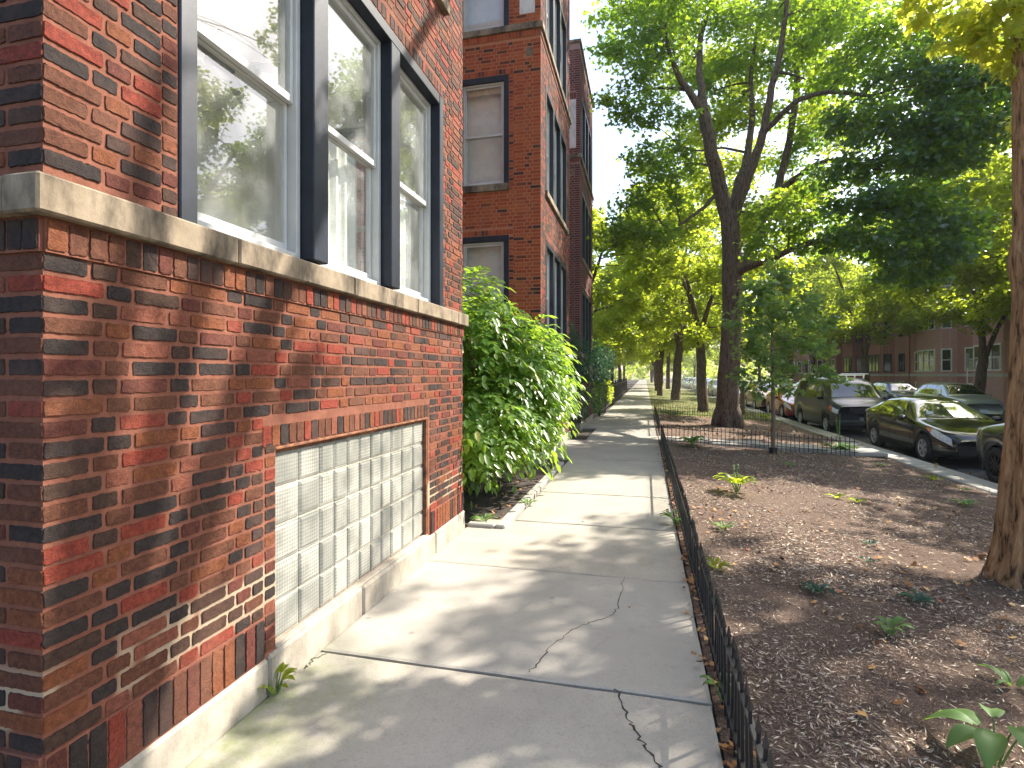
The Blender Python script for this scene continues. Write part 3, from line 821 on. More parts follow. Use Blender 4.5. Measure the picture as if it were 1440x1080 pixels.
def scatter(n, x0, x1, y0, y1, clump=None):
    x = RNG.uniform(x0, x1, n * 3); y = RNG.uniform(y0, y1, n * 3)
    if clump:
        d = np.array([mnoise.noise(Vector((a * clump, b * clump, 1.3))) for a, b in zip(x, y)]) + RNG.normal(0, .55, n * 3)
        o = np.argsort(-d)[:n]; o.sort(); x, y = x[o], y[o]
    else: x, y = x[:n], y[:n]
    return x, y
M['chips'] = island_mat('mulch_chips', [(0, (.048, .031, .026)), (.28, (.12, .080, .065)), (.50, (.23, .16, .125)), (.68, (.38, .275, .20)), (.84, (.52, .41, .30)), (1, (.66, .58, .46))])
for nm, n, box, sz, cl in (('mulch_chips', 62000, (.40, 4.6, .6, 5.2), (.010, .044), 1.6), ('mulch_chips', 52000, (.40, 5.3, 4.6, YF), (.018, .065), .9), ('mulch_chips', 7000, (.40, 5.3, 14.8, 23), (.04, .10), .6)):
    x, y = scatter(n, *box, clump=cl); z = ground_z(x, y) + RNG.uniform(.001, .014, n)
    T = np.c_[RNG.normal(size=(n, 2)), RNG.normal(0, .16, n)]; Nr = np.c_[RNG.normal(0, .35, (n, 2)), np.ones(n)]
    ln = RNG.uniform(*sz, n)
    tag(leaves(nm, np.c_[x, y, z], T, Nr, ln, ln * RNG.uniform(.08, .26, n), FOLD, M['chips']), kind='stuff')
M['dead'] = island_mat('dead_leaves', [(0, (.13, .055, .025)), (.3, (.26, .12, .045)), (.55, (.38, .19, .07)), (.75, (.46, .30, .12)), (.9, (.30, .17, .09)), (1, (.34, .06, .03))], .7)
def litter(n, box, sz, name='fallen_leaves', flat=None, mat=None):
    x, y = scatter(n, *box); z = (ground_z(x, y) if flat is None else np.full(n, flat)) + RNG.uniform(.006, .022, n)
    T = np.c_[RNG.normal(size=(n, 2)), RNG.normal(0, .3, n)]; Nr = np.c_[RNG.normal(0, .45, (n, 2)), np.ones(n)]
    s_ = RNG.uniform(*sz, n)
    tag(leaves(name, np.c_[x, y, z], T, Nr, s_, s_ * RNG.uniform(.7, 1, n), MAPLE, mat or M['dead']), kind='stuff')
litter(420, (.33, .46, 1.4, YF), (.035, .075)); litter(340, (.45, 5.2, 1.0, YF), (.04, .085)); litter(900, (.45, 5.3, 14.8, 36), (.06, .12))
litter(36, (.24, .33, 2.0, YF), (.03, .06), flat=-.003)
litter(40, (-1.7, .2, 1.5, 30), (.025, .05), flat=-.001)
litter(140, (-2.6, -1.55, 5.6, 9.6), (.04, .08), flat=-.03); litter(120, (5.4, 5.9, 3, 40), (.05, .09), flat=-.262); litter(160, (5.95, 6.5, 3, 40), (.05, .09), flat=-.42)
x, y = scatter(900, .5, 5.0, 1.2, 9.0, clump=1.1); k = np.array([mnoise.noise(Vector((a * 1.7, b * 1.7, 5.3))) for a, b in zip(x, y)]) > .22; x, y = x[k], y[k]; n = len(x)
s_ = RNG.uniform(.03, .07, n)
tag(leaves('leaf_clumps', np.c_[x, y, ground_z(x, y) + RNG.uniform(.008, .03, n)], np.c_[RNG.normal(size=(n, 2)), RNG.normal(0, .4, n)], np.c_[RNG.normal(0, .6, (n, 2)), np.ones(n)], s_, s_ * .8, MAPLE, M['dead']), kind='stuff')
tw = MB()
for k in range(46):
    a = random.uniform(.5, 5.0); b = random.uniform(1.2, 10); an = random.uniform(0, 6.28); l = random.uniform(.12, .45); P = []
    for i in range(5): f = i / 4; P.append((a + math.cos(an) * l * f + random.gauss(0, .008), b + math.sin(an) * l * f + random.gauss(0, .008), gz(a + math.cos(an) * l * f) + .008 + .02 * math.sin(f * 3)))
    tw.tube(P, [.004, .0035, .003, .0025, .002], 5)
tag(tw.build('fallen_twigs', plain('grey_twig', (.20, .15, .11), .9, .3, 20)), kind='stuff')
# grass blades on the lawn beyond the beds
M['blade'] = leaf_mat('grass_blades', [(0, (.06, .11, .02)), (.6, (.11, .17, .03)), (1, (.24, .22, .08))], (.35, .45, .06), .35)
n = 9000; x = RNG.uniform(.38, 5.3, n); y = 23.3 + 40 * RNG.uniform(0, 1, n) ** 1.5
tag(leaves('grass', np.c_[x, y, ground_z(x, y)], np.c_[RNG.normal(0, .45, (n, 2)), np.ones(n)], np.c_[RNG.normal(size=(n, 2)), np.zeros(n)], RNG.uniform(.05, .12, n), RNG.uniform(.012, .025, n), FOLD, M['blade']), kind='stuff')
# a few grains and twigs on the walk
# ---------------------------------------------------------------- trees
M['bark'] = bark_mat('maple_bark', (.115, .076, .054), (.19, .135, .10), sc=1.0, depth=.03)
M['bark_warm'] = bark_mat('furrowed_bark', (.30, .165, .080), (.46, .29, .155), (.05, .028, .016), 1.15, .035)
M['bark_young'] = bark_mat('young_bark', (.16, .11, .075), (.24, .17, .12), (.08, .055, .04), 2.5, .006)
GA = [(0, (.028, .070, .020)), (.4, (.042, .092, .024)), (.75, (.062, .120, .026)), (1, (.095, .150, .030))]
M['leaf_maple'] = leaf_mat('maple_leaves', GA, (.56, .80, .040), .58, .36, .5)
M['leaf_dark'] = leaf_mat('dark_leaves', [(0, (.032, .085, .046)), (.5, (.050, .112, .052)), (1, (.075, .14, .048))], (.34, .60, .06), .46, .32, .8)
M['leaf_backlit'] = leaf_mat('backlit_leaves', [(0, (.16, .23, .03)), (.5, (.22, .29, .035)), (.88, (.32, .34, .04)), (1, (.42, .34, .03))], (.88, .90, .08), .6, .42, .35)  # sunlit yellow-green glow put into the leaf colour
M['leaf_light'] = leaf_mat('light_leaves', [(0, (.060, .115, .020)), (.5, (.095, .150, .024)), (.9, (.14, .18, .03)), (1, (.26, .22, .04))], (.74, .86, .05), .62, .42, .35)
M['leaf_sapling'] = leaf_mat('sapling_leaves', [(0, (.075, .15, .085)), (.5, (.105, .19, .095)), (1, (.15, .22, .07))], (.62, .84, .12), .52, .40, .4)
M['leaf_shrub'] = leaf_mat('shrub_leaves', [(0, (.035, .095, .020)), (.5, (.065, .145, .026)), (.94, (.11, .19, .032)), (1, (.26, .22, .05))], (.55, .82, .06), .48, .33, .5)
M['leaf_needle'] = leaf_mat('blue_green_leaves', [(0, (.020, .065, .045)), (.6, (.032, .085, .055)), (1, (.05, .11, .06))], (.10, .26, .08), .3, .45, .3)
M['leaf_hosta'] = leaf_mat('hosta_leaves', [(0, (.075, .16, .05)), (1, (.13, .23, .065))], (.42, .62, .08), .35, .5, .3)

def bez(a, b, c, n):
    a, b, c = map(np.asarray, (a, b, c)); t = np.linspace(0, 1, n)[:, None]
    return (1 - t) ** 2 * a + 2 * t * (1 - t) * b + t * t * c
class Skeleton:
    def __init__(s, rng): s.p = []; s.r = []; s.mb = MB(); s.rng = rng
    def limb(s, pts, r0, r1, n=8, sub=5, jit=.02, power=.8):
        """smooth limb through pts; remembered as places other limbs can leave from"""
        P = [np.asarray(q, float) for q in pts]; out = []
        for i in range(len(P) - 1):
            p0, p1, p2, p3 = P[max(i - 1, 0)], P[i], P[i + 1], P[min(i + 2, len(P) - 1)]
            for k in range(sub):
                t = k / sub
                out.append(.5 * ((2 * p1) + (-p0 + p2) * t + (2 * p0 - 5 * p1 + 4 * p2 - p3) * t * t + (-p0 + 3 * p1 - 3 * p2 + p3) * t ** 3))
        out.append(P[-1]); m = len(out)
        rr = [r0 + (r1 - r0) * (i / (m - 1)) ** power for i in range(m)]
        for i in range(1, m - 1): out[i] = out[i] + s.rng.normal(0, jit, 3) * min(1, rr[i] * 6)
        s.mb.tube(out, rr, n, cap=True); s.p += out; s.r += rr
        return out
    def reach(s, target, rmax=.07, rmin=.010, n=6):
        P = np.array(s.p); R = np.array(s.r); d = target - P; dist = np.linalg.norm(d, axis=1)
        cost = dist + np.where(d[:, 2] < -.3, 1.2, 0) + np.where(R < rmin * 1.8, 2.0, 0)
        i = int(np.argmin(cost)); a = P[i]; r0 = max(min(R[i] * .6, rmax * min(1, .35 + dist[i] * .2)), rmin)
        mid = (a + target) / 2 + np.array((0, 0, .16 * dist[i])) + s.rng.normal(0, .07 * dist[i], 3)
        q = bez(a, mid, target, 7)
        rr = [r0 + (rmin - r0) * (k / 6) for k in range(7)]
        s.mb.tube(q, rr, n, cap=False); s.p += list(q[1:]); s.r += rr[1:]
def crown(name, clumps, per, size, tpl, mat, parent, rng, flat=.55, droop=.35, upn=.9, shell=.5):
    """clumps: (centre, radius); per = leaves for a clump of radius 1"""
    P = []; O = []
    for (c, r) in clumps:
        n = max(8, int(per * r * r)); d = unit(n, rng); rad = rng.uniform(0, 1, n) ** shell
        q = d * rad[:, None] * np.array((r, r, r * flat)) * rng.uniform(.85, 1.1, 3)
        # small sprays: pull leaves towards a few twig lines so the outline breaks up
        k = max(4, int(10 * r)); tw = unit(k, rng) * np.array((r, r, r * flat)); a = rng.integers(0, k, n); f = rng.uniform(.25, 1.08, n)
        tq = tw[a] * f[:, None] + rng.normal(0, .13 * r, (n, 3)) * np.array((1, 1, .6))
        use = rng.uniform(0, 1, n) < .6; q[use] = tq[use]
        P.append(np.asarray(c) + q); O.append(q / r)
    P = np.concatenate(P); O = np.concatenate(O); n = len(P)
    T = O * .6 + rng.normal(0, .5, (n, 3)); T[:, 2] -= droop
    Nr = np.c_[rng.normal(0, .42, (n, 2)), np.full(n, upn)] + O * .25
    s_ = rng.uniform(size * .7, size * 1.3, n)
    return leaves(name, P, T, Nr, s_, s_ * rng.uniform(.75, 1.0, n), tpl, mat, parent)

# ---- the big street maple
def big_maple():
    rng = np.random.default_rng(5)
    base = G(1023, 599); Zt = 18.2
    t = thing('maple_tree', 'big forked maple with a thick dark trunk behind the second low fence', 'tree', base)
    s = Skeleton(rng)
    b = lambda px, py, dz=0.0: C(px, py, Zt + dz)
    foot = base + np.array((0, 0, -.15))
    s.limb([foot, base + np.array((0, 0, .35)), b(1024, 540), b(1030, 460), b(1029, 360), b(1027, 320), b(1026, 296)], .46, .28, 18, 5, .015, .45)
    for k in range(6):                                   # root flare
        a = k * 1.05 + .3; q = base + np.array((math.cos(a) * .54, math.sin(a) * .54, -.10))
        s.mb.tube(bez(q, base + np.array((math.cos(a) * .34, math.sin(a) * .34, .10)), base + np.array((math.cos(a) * .20, math.sin(a) * .20, .75)), 6), [.07, .13, .17, .19, .19, .15], 8)
    s.limb([b(1028, 320), b(1012, 262), b(1000, 215, -.3), b(990, 160, -.5)], .27, .19, 12)
    s.limb([b(992, 168, -.5), b(975, 140, -.8), b(955, 108, -1.1), b(942, 75, -1.4), b(934, 40, -1.8)], .15, .05, 9)
    s.limb([b(990, 160, -.5), b(985, 110, 0), b(984, 60, .3), b(1000, 0, .5), b(1020, -60, .8)], .16, .05, 9)
    s.limb([b(982, 75, .3), b(965, 55, 1), b(958, 30, 1.6)], .08, .04, 8)
    s.limb([b(1030, 310), b(1038, 262, .4), b(1052, 215, .8), b(1058, 150, 1.1), b(1056, 105, 1.3), b(1068, 20, 1.6)], .19, .05, 10)
    s.limb([b(1031, 305), b(1050, 255, -.4), b(1072, 190, -.8), b(1085, 125, -1.1), b(1100, 60, -1.4), b(1110, -30, -1.8)], .20, .06, 10)
    s.limb([b(1073, 188, -.8), b(1100, 160, -1.4), b(1125, 140, -2), b(1165, 130, -2.8), b(1225, 135, -3.6)], .11, .045, 8)
    s.limb([b(1030, 395, .1), b(1050, 365, .6), b(1078, 310, 1.1), b(1095, 262, 1.4), b(1113, 180, 1.6), b(1122, 80, 1.6), b(1108, 10, 1.5), b(1090, -60, 1.5)], .21, .07, 10)
    s.limb([b(1090, 275, 1.2), b(1120, 250, .2), b(1150, 230, -1), b(1190, 225, -2.4), b(1240, 240, -3.6)], .12, .05, 8)
    s.limb([b(1006, 275), b(985, 295, -.3), b(962, 312, -.6), b(938, 320, -.8), b(922, 300, -1.2)], .075, .03, 7)
    s.limb([b(1032, 385, 0), b(1080, 365, -1.2), b(1130, 345, -2.4), b(1200, 330, -3.6), b(1260, 330, -4.3)], .13, .05, 8)
    s.limb([b(1052, 215, .8), b(1015, 208, .2), b(985, 212, -.6), b(955, 205, -1)], .05, .025, 6)
    cl = []
    def add(lst):
        for (px, py, Z, r) in lst: cl.append((C(px, py, Z), r))
    add([(872, 18, 17, 1.0), (905, 45, 16.6, 1.1), (940, 20, 17, 1.2), (975, 5, 17.5, 1.1), (872, 75, 17, .9), (905, 100, 16.8, 1.0), (935, 80, 17, .9), (868, 140, 17.4, .8), (890, 165, 17.4, .75), (925, 150, 17, .8), (955, 165, 17.2, .6)])
    add([(905, 225, 17.2, .8), (935, 245, 17.0, .85), (900, 275, 17.2, .9), (872, 320, 17.4, .8), (905, 335, 17.2, .85), (935, 330, 17.2, .7), (950, 285, 17.4, .6), (965, 230, 17.4, .6), (862, 345, 17.6, .55), (945, 205, 17.4, .6)])
    add([(1010, 20, 18.6, 1.2), (1050, 30, 19.4, 1.2), (1090, 20, 17.6, 1.2), (1020, 90, 19.6, 1.0), (1065, 85, 20, 1.1), (1110, 90, 20, 1.1), (1035, 150, 20.6, .9), (1085, 160, 20.4, .9), (1130, 60, 17.6, 1.0), (1150, 120, 17.4, .9), (1135, 190, 19.5, .9), (1000, 130, 20, .7), (965, 110, 19.6, .7), (1100, 230, 20.4, .8)])
    add([(1170, 20, 16.4, 1.2), (1215, 40, 15.4, 1.25), (1265, 50, 14.8, 1.25), (1320, 40, 14.4, 1.2), (1375, 60, 14.2, 1.15), (1190, 95, 15.6, 1.0), (1240, 110, 14.8, 1.15), (1300, 110, 14.2, 1.15), (1355, 120, 13.8, 1.1), (1405, 110, 14.0, 1.0)])
    add([(1195, 165, 15.2, .9), (1250, 175, 14.4, 1.0), (1310, 180, 13.9, 1.0), (1360, 185, 13.6, .95), (1400, 180, 13.8, .7), (1280, 225, 14, .8), (1330, 225, 13.7, .75), (1215, 235, 15, .7), (1170, 245, 15.6, .7)])
    add([(1205, 290, 14.4, .75), (1250, 280, 13.9, .85), (1300, 290, 13.6, .9), (1345, 310, 13.6, .7), (1225, 335, 14, .8), (1275, 345, 13.6, .85), (1325, 350, 13.5, .7), (1255, 385, 13.8, .5), (1300, 385, 13.7, .5), (1360, 335, 13.8, .45)])
    add([(1075, 345, 16.4, .7), (1110, 320, 16.2, .8), (1150, 310, 15.8, .7), (1100, 285, 17, .7), (1145, 350, 15.6, .6), (1180, 335, 15, .6), (1140, 270, 17, .6), (1065, 300, 17.6, .6)])
    for k in range(9):                                  # the top of the crown, above the picture
        a = rng.uniform(0, 2 * math.pi); rr = rng.uniform(.2, 1) ** .6 * 6.0; z = rng.uniform(13.2, 18)
        cl.append((np.array((base[0] + math.cos(a) * rr * (1.1 - (z - 13) * .09), base[1] + math.sin(a) * rr * (1.1 - (z - 13) * .09), z)), rng.uniform(1.0, 1.5)))
    for c, r in sorted(cl, key=lambda q: np.linalg.norm(q[0] - C(1028, 300, Zt))):
        s.reach(c, .085)
        for _ in range(3): s.reach(c + unit(1, rng)[0] * r * .8 * np.array((1, 1, .6)), .02, .006, 4)
    s.mb.build('trunk', M['bark'], t, smooth=True)
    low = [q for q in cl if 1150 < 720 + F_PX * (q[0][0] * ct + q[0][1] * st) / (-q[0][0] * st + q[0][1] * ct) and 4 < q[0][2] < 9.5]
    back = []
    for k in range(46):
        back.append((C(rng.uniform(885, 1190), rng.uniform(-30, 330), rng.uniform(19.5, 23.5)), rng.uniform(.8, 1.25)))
    crown('back_crown', back, 560, .150, MAPLE, M['leaf_light'], t, rng, .62)  # lighter leaf colour holds the yellow-green glow of backlit leaves
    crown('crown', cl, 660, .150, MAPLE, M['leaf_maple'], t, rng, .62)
    crown('low_boughs', [(c, r * 1.15) for c, r in low], 620, .150, MAPLE, M['leaf_dark'], t, rng, .62, .6)  # shade and bluish sky sheen of these boughs put into the leaf colour
    return t
big_maple()

# ---- the near tree at the right edge: furrowed trunk, leaves over the camera
def near_tree():
    rng = np.random.default_rng(21)
    base = G(1442, 818); t = thing('shade_tree', 'near tree with deeply furrowed warm brown bark at the right edge', 'tree', base)
    s = Skeleton(rng)
    # trunk: fine grid, ridged bark in real relief
    mb = MB(); n, m = 96, 150; H = 7.2; vs = []; fs = []
    for i in range(m + 1):
        z = -.2 + H * i / m
        cx = base[0] + .040 * z + .05 * math.sin(z * .9); cy = base[1] + .02 * z
        r = .215 + .055 * math.exp(-max(z, 0) * 5) - .009 * z + .035 * math.exp(-((z - 2.75) / .16) ** 2)
        for k in range(n):
            a = 2 * math.pi * k / n; lob = 1 + .05 * math.sin(3 * a + z * .8) + .03 * math.sin(5 * a + 1 - z)
            d = Vector((math.cos(a) * 2.6, math.sin(a) * 2.6, z * .62))
            wv = mnoise.noise(d * 2.2 + Vector((3, 1, 0))) * .5
            rid = 1 - abs(mnoise.noise(Vector((math.cos(a) * 4.6 + wv, math.sin(a) * 4.6, z * 1.15)))) * 2.6
            rid2 = mnoise.noise(Vector((math.cos(a) * 12, math.sin(a) * 12, z * 7)))
            rr = r * lob - .026 * max(rid, 0) ** 3 + .006 * rid2
            vs.append((cx + rr * math.cos(a), cy + rr * math.sin(a), base[2] + z))
    for i in range(m):
        for k in range(n): fs.append((i * n + k, i * n + (k + 1) % n, (i + 1) * n + (k + 1) % n, (i + 1) * n + k))
    s.mb.add(vs, fs)
    top = np.array((base[0] + .040 * 7 + .05 * math.sin(6.3), base[1] + .14, base[2] + 6.9))
    for z in np.linspace(2, 6.9, 8): s.p.append(np.array((base[0] + .04 * z, base[1] + .02 * z, base[2] + z))); s.r.append(.17)
    for (dx, dy, dz) in ((.6, .9, 3.2), (-1.6, .6, 2.6), (1.7, -.5, 2.6), (-.3, -1.9, 2.8), (-2.6, 2.0, 2.4), (2.6, 2.2, 2.2)):
        s.limb([top - np.array((0, 0, .6)), top + np.array((dx * .35, dy * .35, dz * .45)), top + np.array((dx, dy, dz))], .13, .04, 8)
    cl = []
    # a crown carried high over the sidewalk, shading wall and walk
    tries = 0
    while len(cl) < 82 and tries < 4000:
        tries += 1
        a = rng.uniform(0, 2 * math.pi); rr = rng.uniform(0, 1) ** .5 * 6.2
        p = np.array((5.0 + math.cos(a) * rr, 7.0 + math.sin(a) * rr, rng.uniform(5.8, 11.0)))
        sv = np.array(to_sun); tt = (p[0] - FX) / sv[0]; yh, zh = p[1] - tt * sv[1], p[2] - tt * sv[2]
        r = rng.uniform(.34, .68)
        if 1.0 < yh < 6.0 and -.6 < zh < 5.5:                # what shades the near wall: loose on its street end
            r = rng.uniform(.17, .38)
            if rng.uniform() > (1.0 if yh < 2.6 else (.60 if yh < 3.6 else .30)): continue
        elif p[0] < 4 and rng.uniform() < .5: continue
        dq = p - np.array((3.45, 4.3, 4.8))        # keep the low yellow sprays in the sun
        if np.linalg.norm(dq - sv * dq.dot(sv)) < r + .45: continue
        Z = -p[0] * st + p[1] * ct; X = p[0] * ct + p[1] * st
        if p[2] - r * .7 < 1.61 + (.693 * Z if Z > 0 else 0) + .35: continue
        if any(np.linalg.norm(p - q) < (r + q_r) * .72 for q, q_r in cl): continue
        cl.append((p, r))
    for k in range(56):                                  # unseen leaf clumps added over the road to shade the bed and fence
        z = rng.uniform(8.3, 10.2); p = np.array((rng.uniform(-.6, 2.8) if k < 32 else rng.uniform(-.25, .35), rng.uniform(1.0, 5.8) if k < 32 else 1.4 + (k - 32) * .21, 0)) + np.array(to_sun) * (z / to_sun.z)
        dq = p - np.array((3.45, 4.3, 4.8)); sv = np.array(to_sun)
        if np.linalg.norm(dq - sv * dq.dot(sv)) < 1.0: continue
        if p[2] - .7 < 1.61 + .693 * (-p[0] * st + p[1] * ct) + .3: continue
        cl.append((p, rng.uniform(.26, .50)))
    bright = []
    for (px, py, Z, r) in ((1300, 8, 4.9, .22), (1345, 22, 4.8, .26), (1395, 18, 4.7, .28), (1430, 60, 4.6, .24), (1375, 60, 4.75, .22), (1408, 100, 4.7, .15), (1335, 62, 4.8, .13), (1432, 8, 4.5, .3), (1280, -10, 5, .22), (1400, 62, 4.9, .2), (1434, 170, 6.2, .22)):
        bright.append((C(px, py, Z), r))
    for c, r in sorted(cl, key=lambda q: np.linalg.norm(q[0] - top)):
        s.reach(c, .06)
        for _ in range(3): s.reach(c + unit(1, rng)[0] * r * .8, .02, .006, 4)
    for c, r in bright: s.reach(c + np.array((0.05, 0, .04)), .014, .004, 4)
    s.mb.build('trunk', M['bark_warm'], t, smooth=True)
    crown('crown', cl, 680, .125, MAPLE, M['leaf_light'], t, rng, .7)
    crown('low_foliage', bright, 1500, .10, MAPLE, M['leaf_backlit'], t, rng, .65, .5)
    return t
near_tree()

# ---- sapling with a black trunk guard
def sapling():
    rng = np.random.default_rng(3)
    base = G(1087, 637); t = thing('young_maple', 'slim young maple in the mulch with a black guard at its foot', 'tree', base)
    s = Skeleton(rng); Z = -base[0] * st + base[1] * ct
    s.limb([base - np.array((0, 0, .1)), C(1087, 560, Z), C(1086, 480, Z), C(1088, 420, Z), C(1090, 372, Z)], .052, .012, 10, 6, .01)
    cl = [(C(px, py, Z + dz), r) for (px, py, dz, r) in ((1090, 378, 0, .30), (1062, 400, -.3, .38), (1110, 395, .2, .38), (1140, 420, .3, .38), (1050, 430, .2, .36), (1085, 425, -.4, .45), (1120, 440, -.3, .42), (1150, 455, .1, .35), (1062, 462, -.2, .42), (1095, 470, .4, .45), (1130, 482, -.1, .40), (1165, 490, .2, .28), (1045, 490, .1, .34), (1075, 505, -.3, .38), (1110, 515, .2, .40), (1150, 525, -.2, .32), (1050, 530, -.2, .28), (1090, 535, -.3, .30), (1180, 535, -.3, .2), (1030, 455, .0, .25), (1065, 552, -.2, .2), (1110, 548, .1, .25))]
    for c, r in cl:
        s.reach(c, .018, .005, 5)
        for _ in range(3): s.reach(c + unit(1, rng)[0] * r * .9, .008, .003, 4)
    s.mb.build('trunk', M['bark_young'], t, smooth=True)
    crown('crown', cl, 1250, .125, MAPLE, M['leaf_sapling'], t, rng, .75, .45)
    gd = MB(); gd.lathe([(.050, .0), (.085, .0), (.080, .16), (.052, .165)], base + np.array((0, 0, -.03)), 'z', 16); gd.build('trunk_guard', M['black_iron'], t)
sapling()

# ---- further street trees: a few kinds, then copies
def street_tree(kind, rng, H=12.0, R=4.6, zf=4.0, r0=.26, per=500, size=.17, mat='leaf_light', low=3.2, ncl=46, fork=None, label=''):
    t = thing(kind, label, 'tree', (0, 0, 0)); s = Skeleton(rng)
    lean = rng.normal(0, .25, 2)
    s.limb([(0, 0, -.2), (0, 0, .4), (lean[0] * .5, lean[1] * .5, zf * .6), (lean[0], lean[1], zf)], r0 * 1.35, r0 * .8, 12, 5, .02, .5)
    top = np.array((lean[0], lean[1], zf))
    nl = fork or 4; a0 = rng.uniform(0, 6.28)
    for k in range(nl):
        a = a0 + k * 2 * math.pi / nl + rng.normal(0, .25); q = R * rng.uniform(.35, .55); h = rng.uniform(.5, .8) * (H - zf)
        s.limb([top + np.array((0, 0, -.25)), top + np.array((math.cos(a) * q * .35, math.sin(a) * q * .35, h * .42)), top + np.array((math.cos(a) * q, math.sin(a) * q, h))], r0 * .55, .05, 8)
    cl = []
    for k in range(ncl):
        for _ in range(30):
            u = unit(1, rng)[0]; f = rng.uniform(.45, 1) ** .6
            z = (low + H) / 2 + u[2] * (H - low) / 2 * f
            p = np.array((u[0] * R * f, u[1] * R * f, z)); r = rng.uniform(.75, 1.25) * R / 4.6
            if all(np.linalg.norm(p - q) > .55 * (r + qr) for q, qr in cl): cl.append((p, r)); break
    for c, r in sorted(cl, key=lambda q: np.linalg.norm(q[0] - top)):
        s.reach(c, .07); s.reach(c + unit(1, rng)[0] * r * .8, .02, .008, 4)
    s.mb.build('trunk', M['bark'], t, smooth=True, local=True)
    crown('crown', cl, per, size, FOLD, M[mat], t, rng, .68)
    return t
GRP = 'street trees along the block'
def put(proto, x, y, rz, sc, label, first=False):
    o = copy_tree(proto) if proto.get('group') else proto      # the first use moves the tree itself
    o.location = (x, y, gz(x) if x < 6 else -.25); o.rotation_euler = (0, 0, rz); o.scale = (sc, sc, sc * random.uniform(.94, 1.06))
    o['label'] = label; o['group'] = GRP
    return o
R1 = np.random.default_rng(31)
TA = street_tree('street_tree', R1, 12.5, 4.6, 4.2, .25, 520, .18, 'leaf_light', 3.6, 48, 3)
TB = street_tree('street_tree', R1, 13.5, 5.2, 3.6, .30, 520, .19, 'leaf_light', 3.4, 54, 4)
TD = street_tree('street_tree', R1, 12.0, 5.0, 2.7, .24, 540, .18, 'leaf_light', 3.9, 64, 3)
TC = street_tree('street_tree', R1, 10.5, 4.2, 3.0, .20, 560, .17, 'leaf_light', 2.6, 44, 4)
p2 = G(988, 579)
put(TA, p2[0], p2[1], .4, .95, 'tree with a straight dark trunk just behind the big forked maple', True)
put(TB, 2.0, 38.0, 1.9, 1.0, 'stout tree on the grass strip whose trunk forks low', True)
put(TC, 1.15, 44.5, 2.6, 1.1, 'slimmer tree close behind the stout tree on the grass strip', True)
put(TB, 1.3, 58.0, 4.2, 1.0, 'fourth tree along the grass strip past the second low fence')
put(TA, 2.8, 70.0, 5.0, 1.05, 'fifth tree along the grass strip beside the sidewalk')
for k, (x, y) in enumerate(((1.6, 84), (2.6, 100), (1.4, 118), (2.4, 140))):
    put((TA, TB, TC, TB)[k], x, y, k * 1.7, 1.1, ('small distant tree at the grass strip end, nearest of the far row', 'small distant tree, second of the far row on the grass strip', 'small distant tree, third of the far row by the sidewalk', 'most distant tree on the grass strip, closing the sidewalk view')[k])
# across the street
acro = ((16.9, 33.2, 'TD', 1.08, 'tree leaning over the far kerb before the red brick flats', .9), (17.0, 48, 'TD', 1.15, 'leafy tree across the road beside the second red block', 2.2), (16.8, 60, 'TD', 1.1, 'tall tree across the road behind the sapling', 3.3), (17.2, 71, 'TB', 1.05, 'tree across the road beyond the dark van', 4.4), (16.8, 88, 'TC', 1.2, 'tree across the road beyond the red brick flats', 5.3), (17.0, 108, 'TA', 1.1, 'distant tree on the far kerb seen left of the maple trunk', 1.0), (17.0, 132, 'TB', 1.1, 'most distant tree on the far kerb', 2.0), (16.6, 26.6, 'TD', 1.1, 'tree across the road hidden behind the near trunk, its crown showing left of it', .3), (16.4, 19.0, 'TA', 1.25, 'tree on the far kerb at the right edge of the view', 2.9))
for (x, y, k, sc, lb_, rz) in acro: put({'TA': TA, 'TB': TB, 'TC': TC, 'TD': TD}[k], x, y, rz, sc, lb_)
# left side beyond the bays
left = ((-3.4, 24.5, 'TC', .95, 'leaning tree behind the iron fence just past the last brick bay', 3.0), (-4.2, 36, 'TB', .9, 'second tree behind the iron fence', .6), (-3.6, 50, 'TA', 1.0, 'third tree behind the iron fence', 1.6), (-4.0, 68, 'TC', 1.1, 'fourth tree behind the iron fence', 4.1), (-4.0, 92, 'TB', 1.0, 'far tree left of the sidewalk end', 5.1))
for (x, y, k, sc, lb_, rz) in left: put({'TA': TA, 'TB': TB, 'TC': TC, 'TD': TD}[k], x, y, rz, sc, lb_)
for k, (x, y) in enumerate(((-6, 165), (2, 185), (9, 170), (16, 190), (24, 165))):
    put((TB, TA, TC, TB, TA)[k], x, y, k, 1.3, ('tree closing the street at far left', 'tree closing the far end of the sidewalk', 'tree closing the far end of the road', 'tree closing the street right of the road', 'tree closing the street at far right')[k])

# ---- the wood that closes the street
def far_wood():
    rng = np.random.default_rng(77); cl = []
    for k in range(230):
        x = rng.uniform(-70, 130); y = 225 + rng.uniform(-12, 30); cl.append((np.array((x, y, rng.uniform(0, 11 + 3 * math.sin(x * .11)))), rng.uniform(1.8, 3.4)))
    P = []; O = []
    for c, r in cl:
        u = unit(90, rng); P.append(c + u * r * rng.uniform(.4, 1.1, (90, 1))); O.append(u)
    P = np.concatenate(P); O = np.concatenate(O); n = len(P)
    tag(leaves('distant_trees', P, O + rng.normal(0, .5, (n, 3)), rng.normal(0, .5, (n, 3)) + np.array((0, -.3, .8)), rng.uniform(.7, 1.3, n), rng.uniform(.6, 1.1, n), OVAL, M['leaf_light']), kind='stuff')
far_wood()

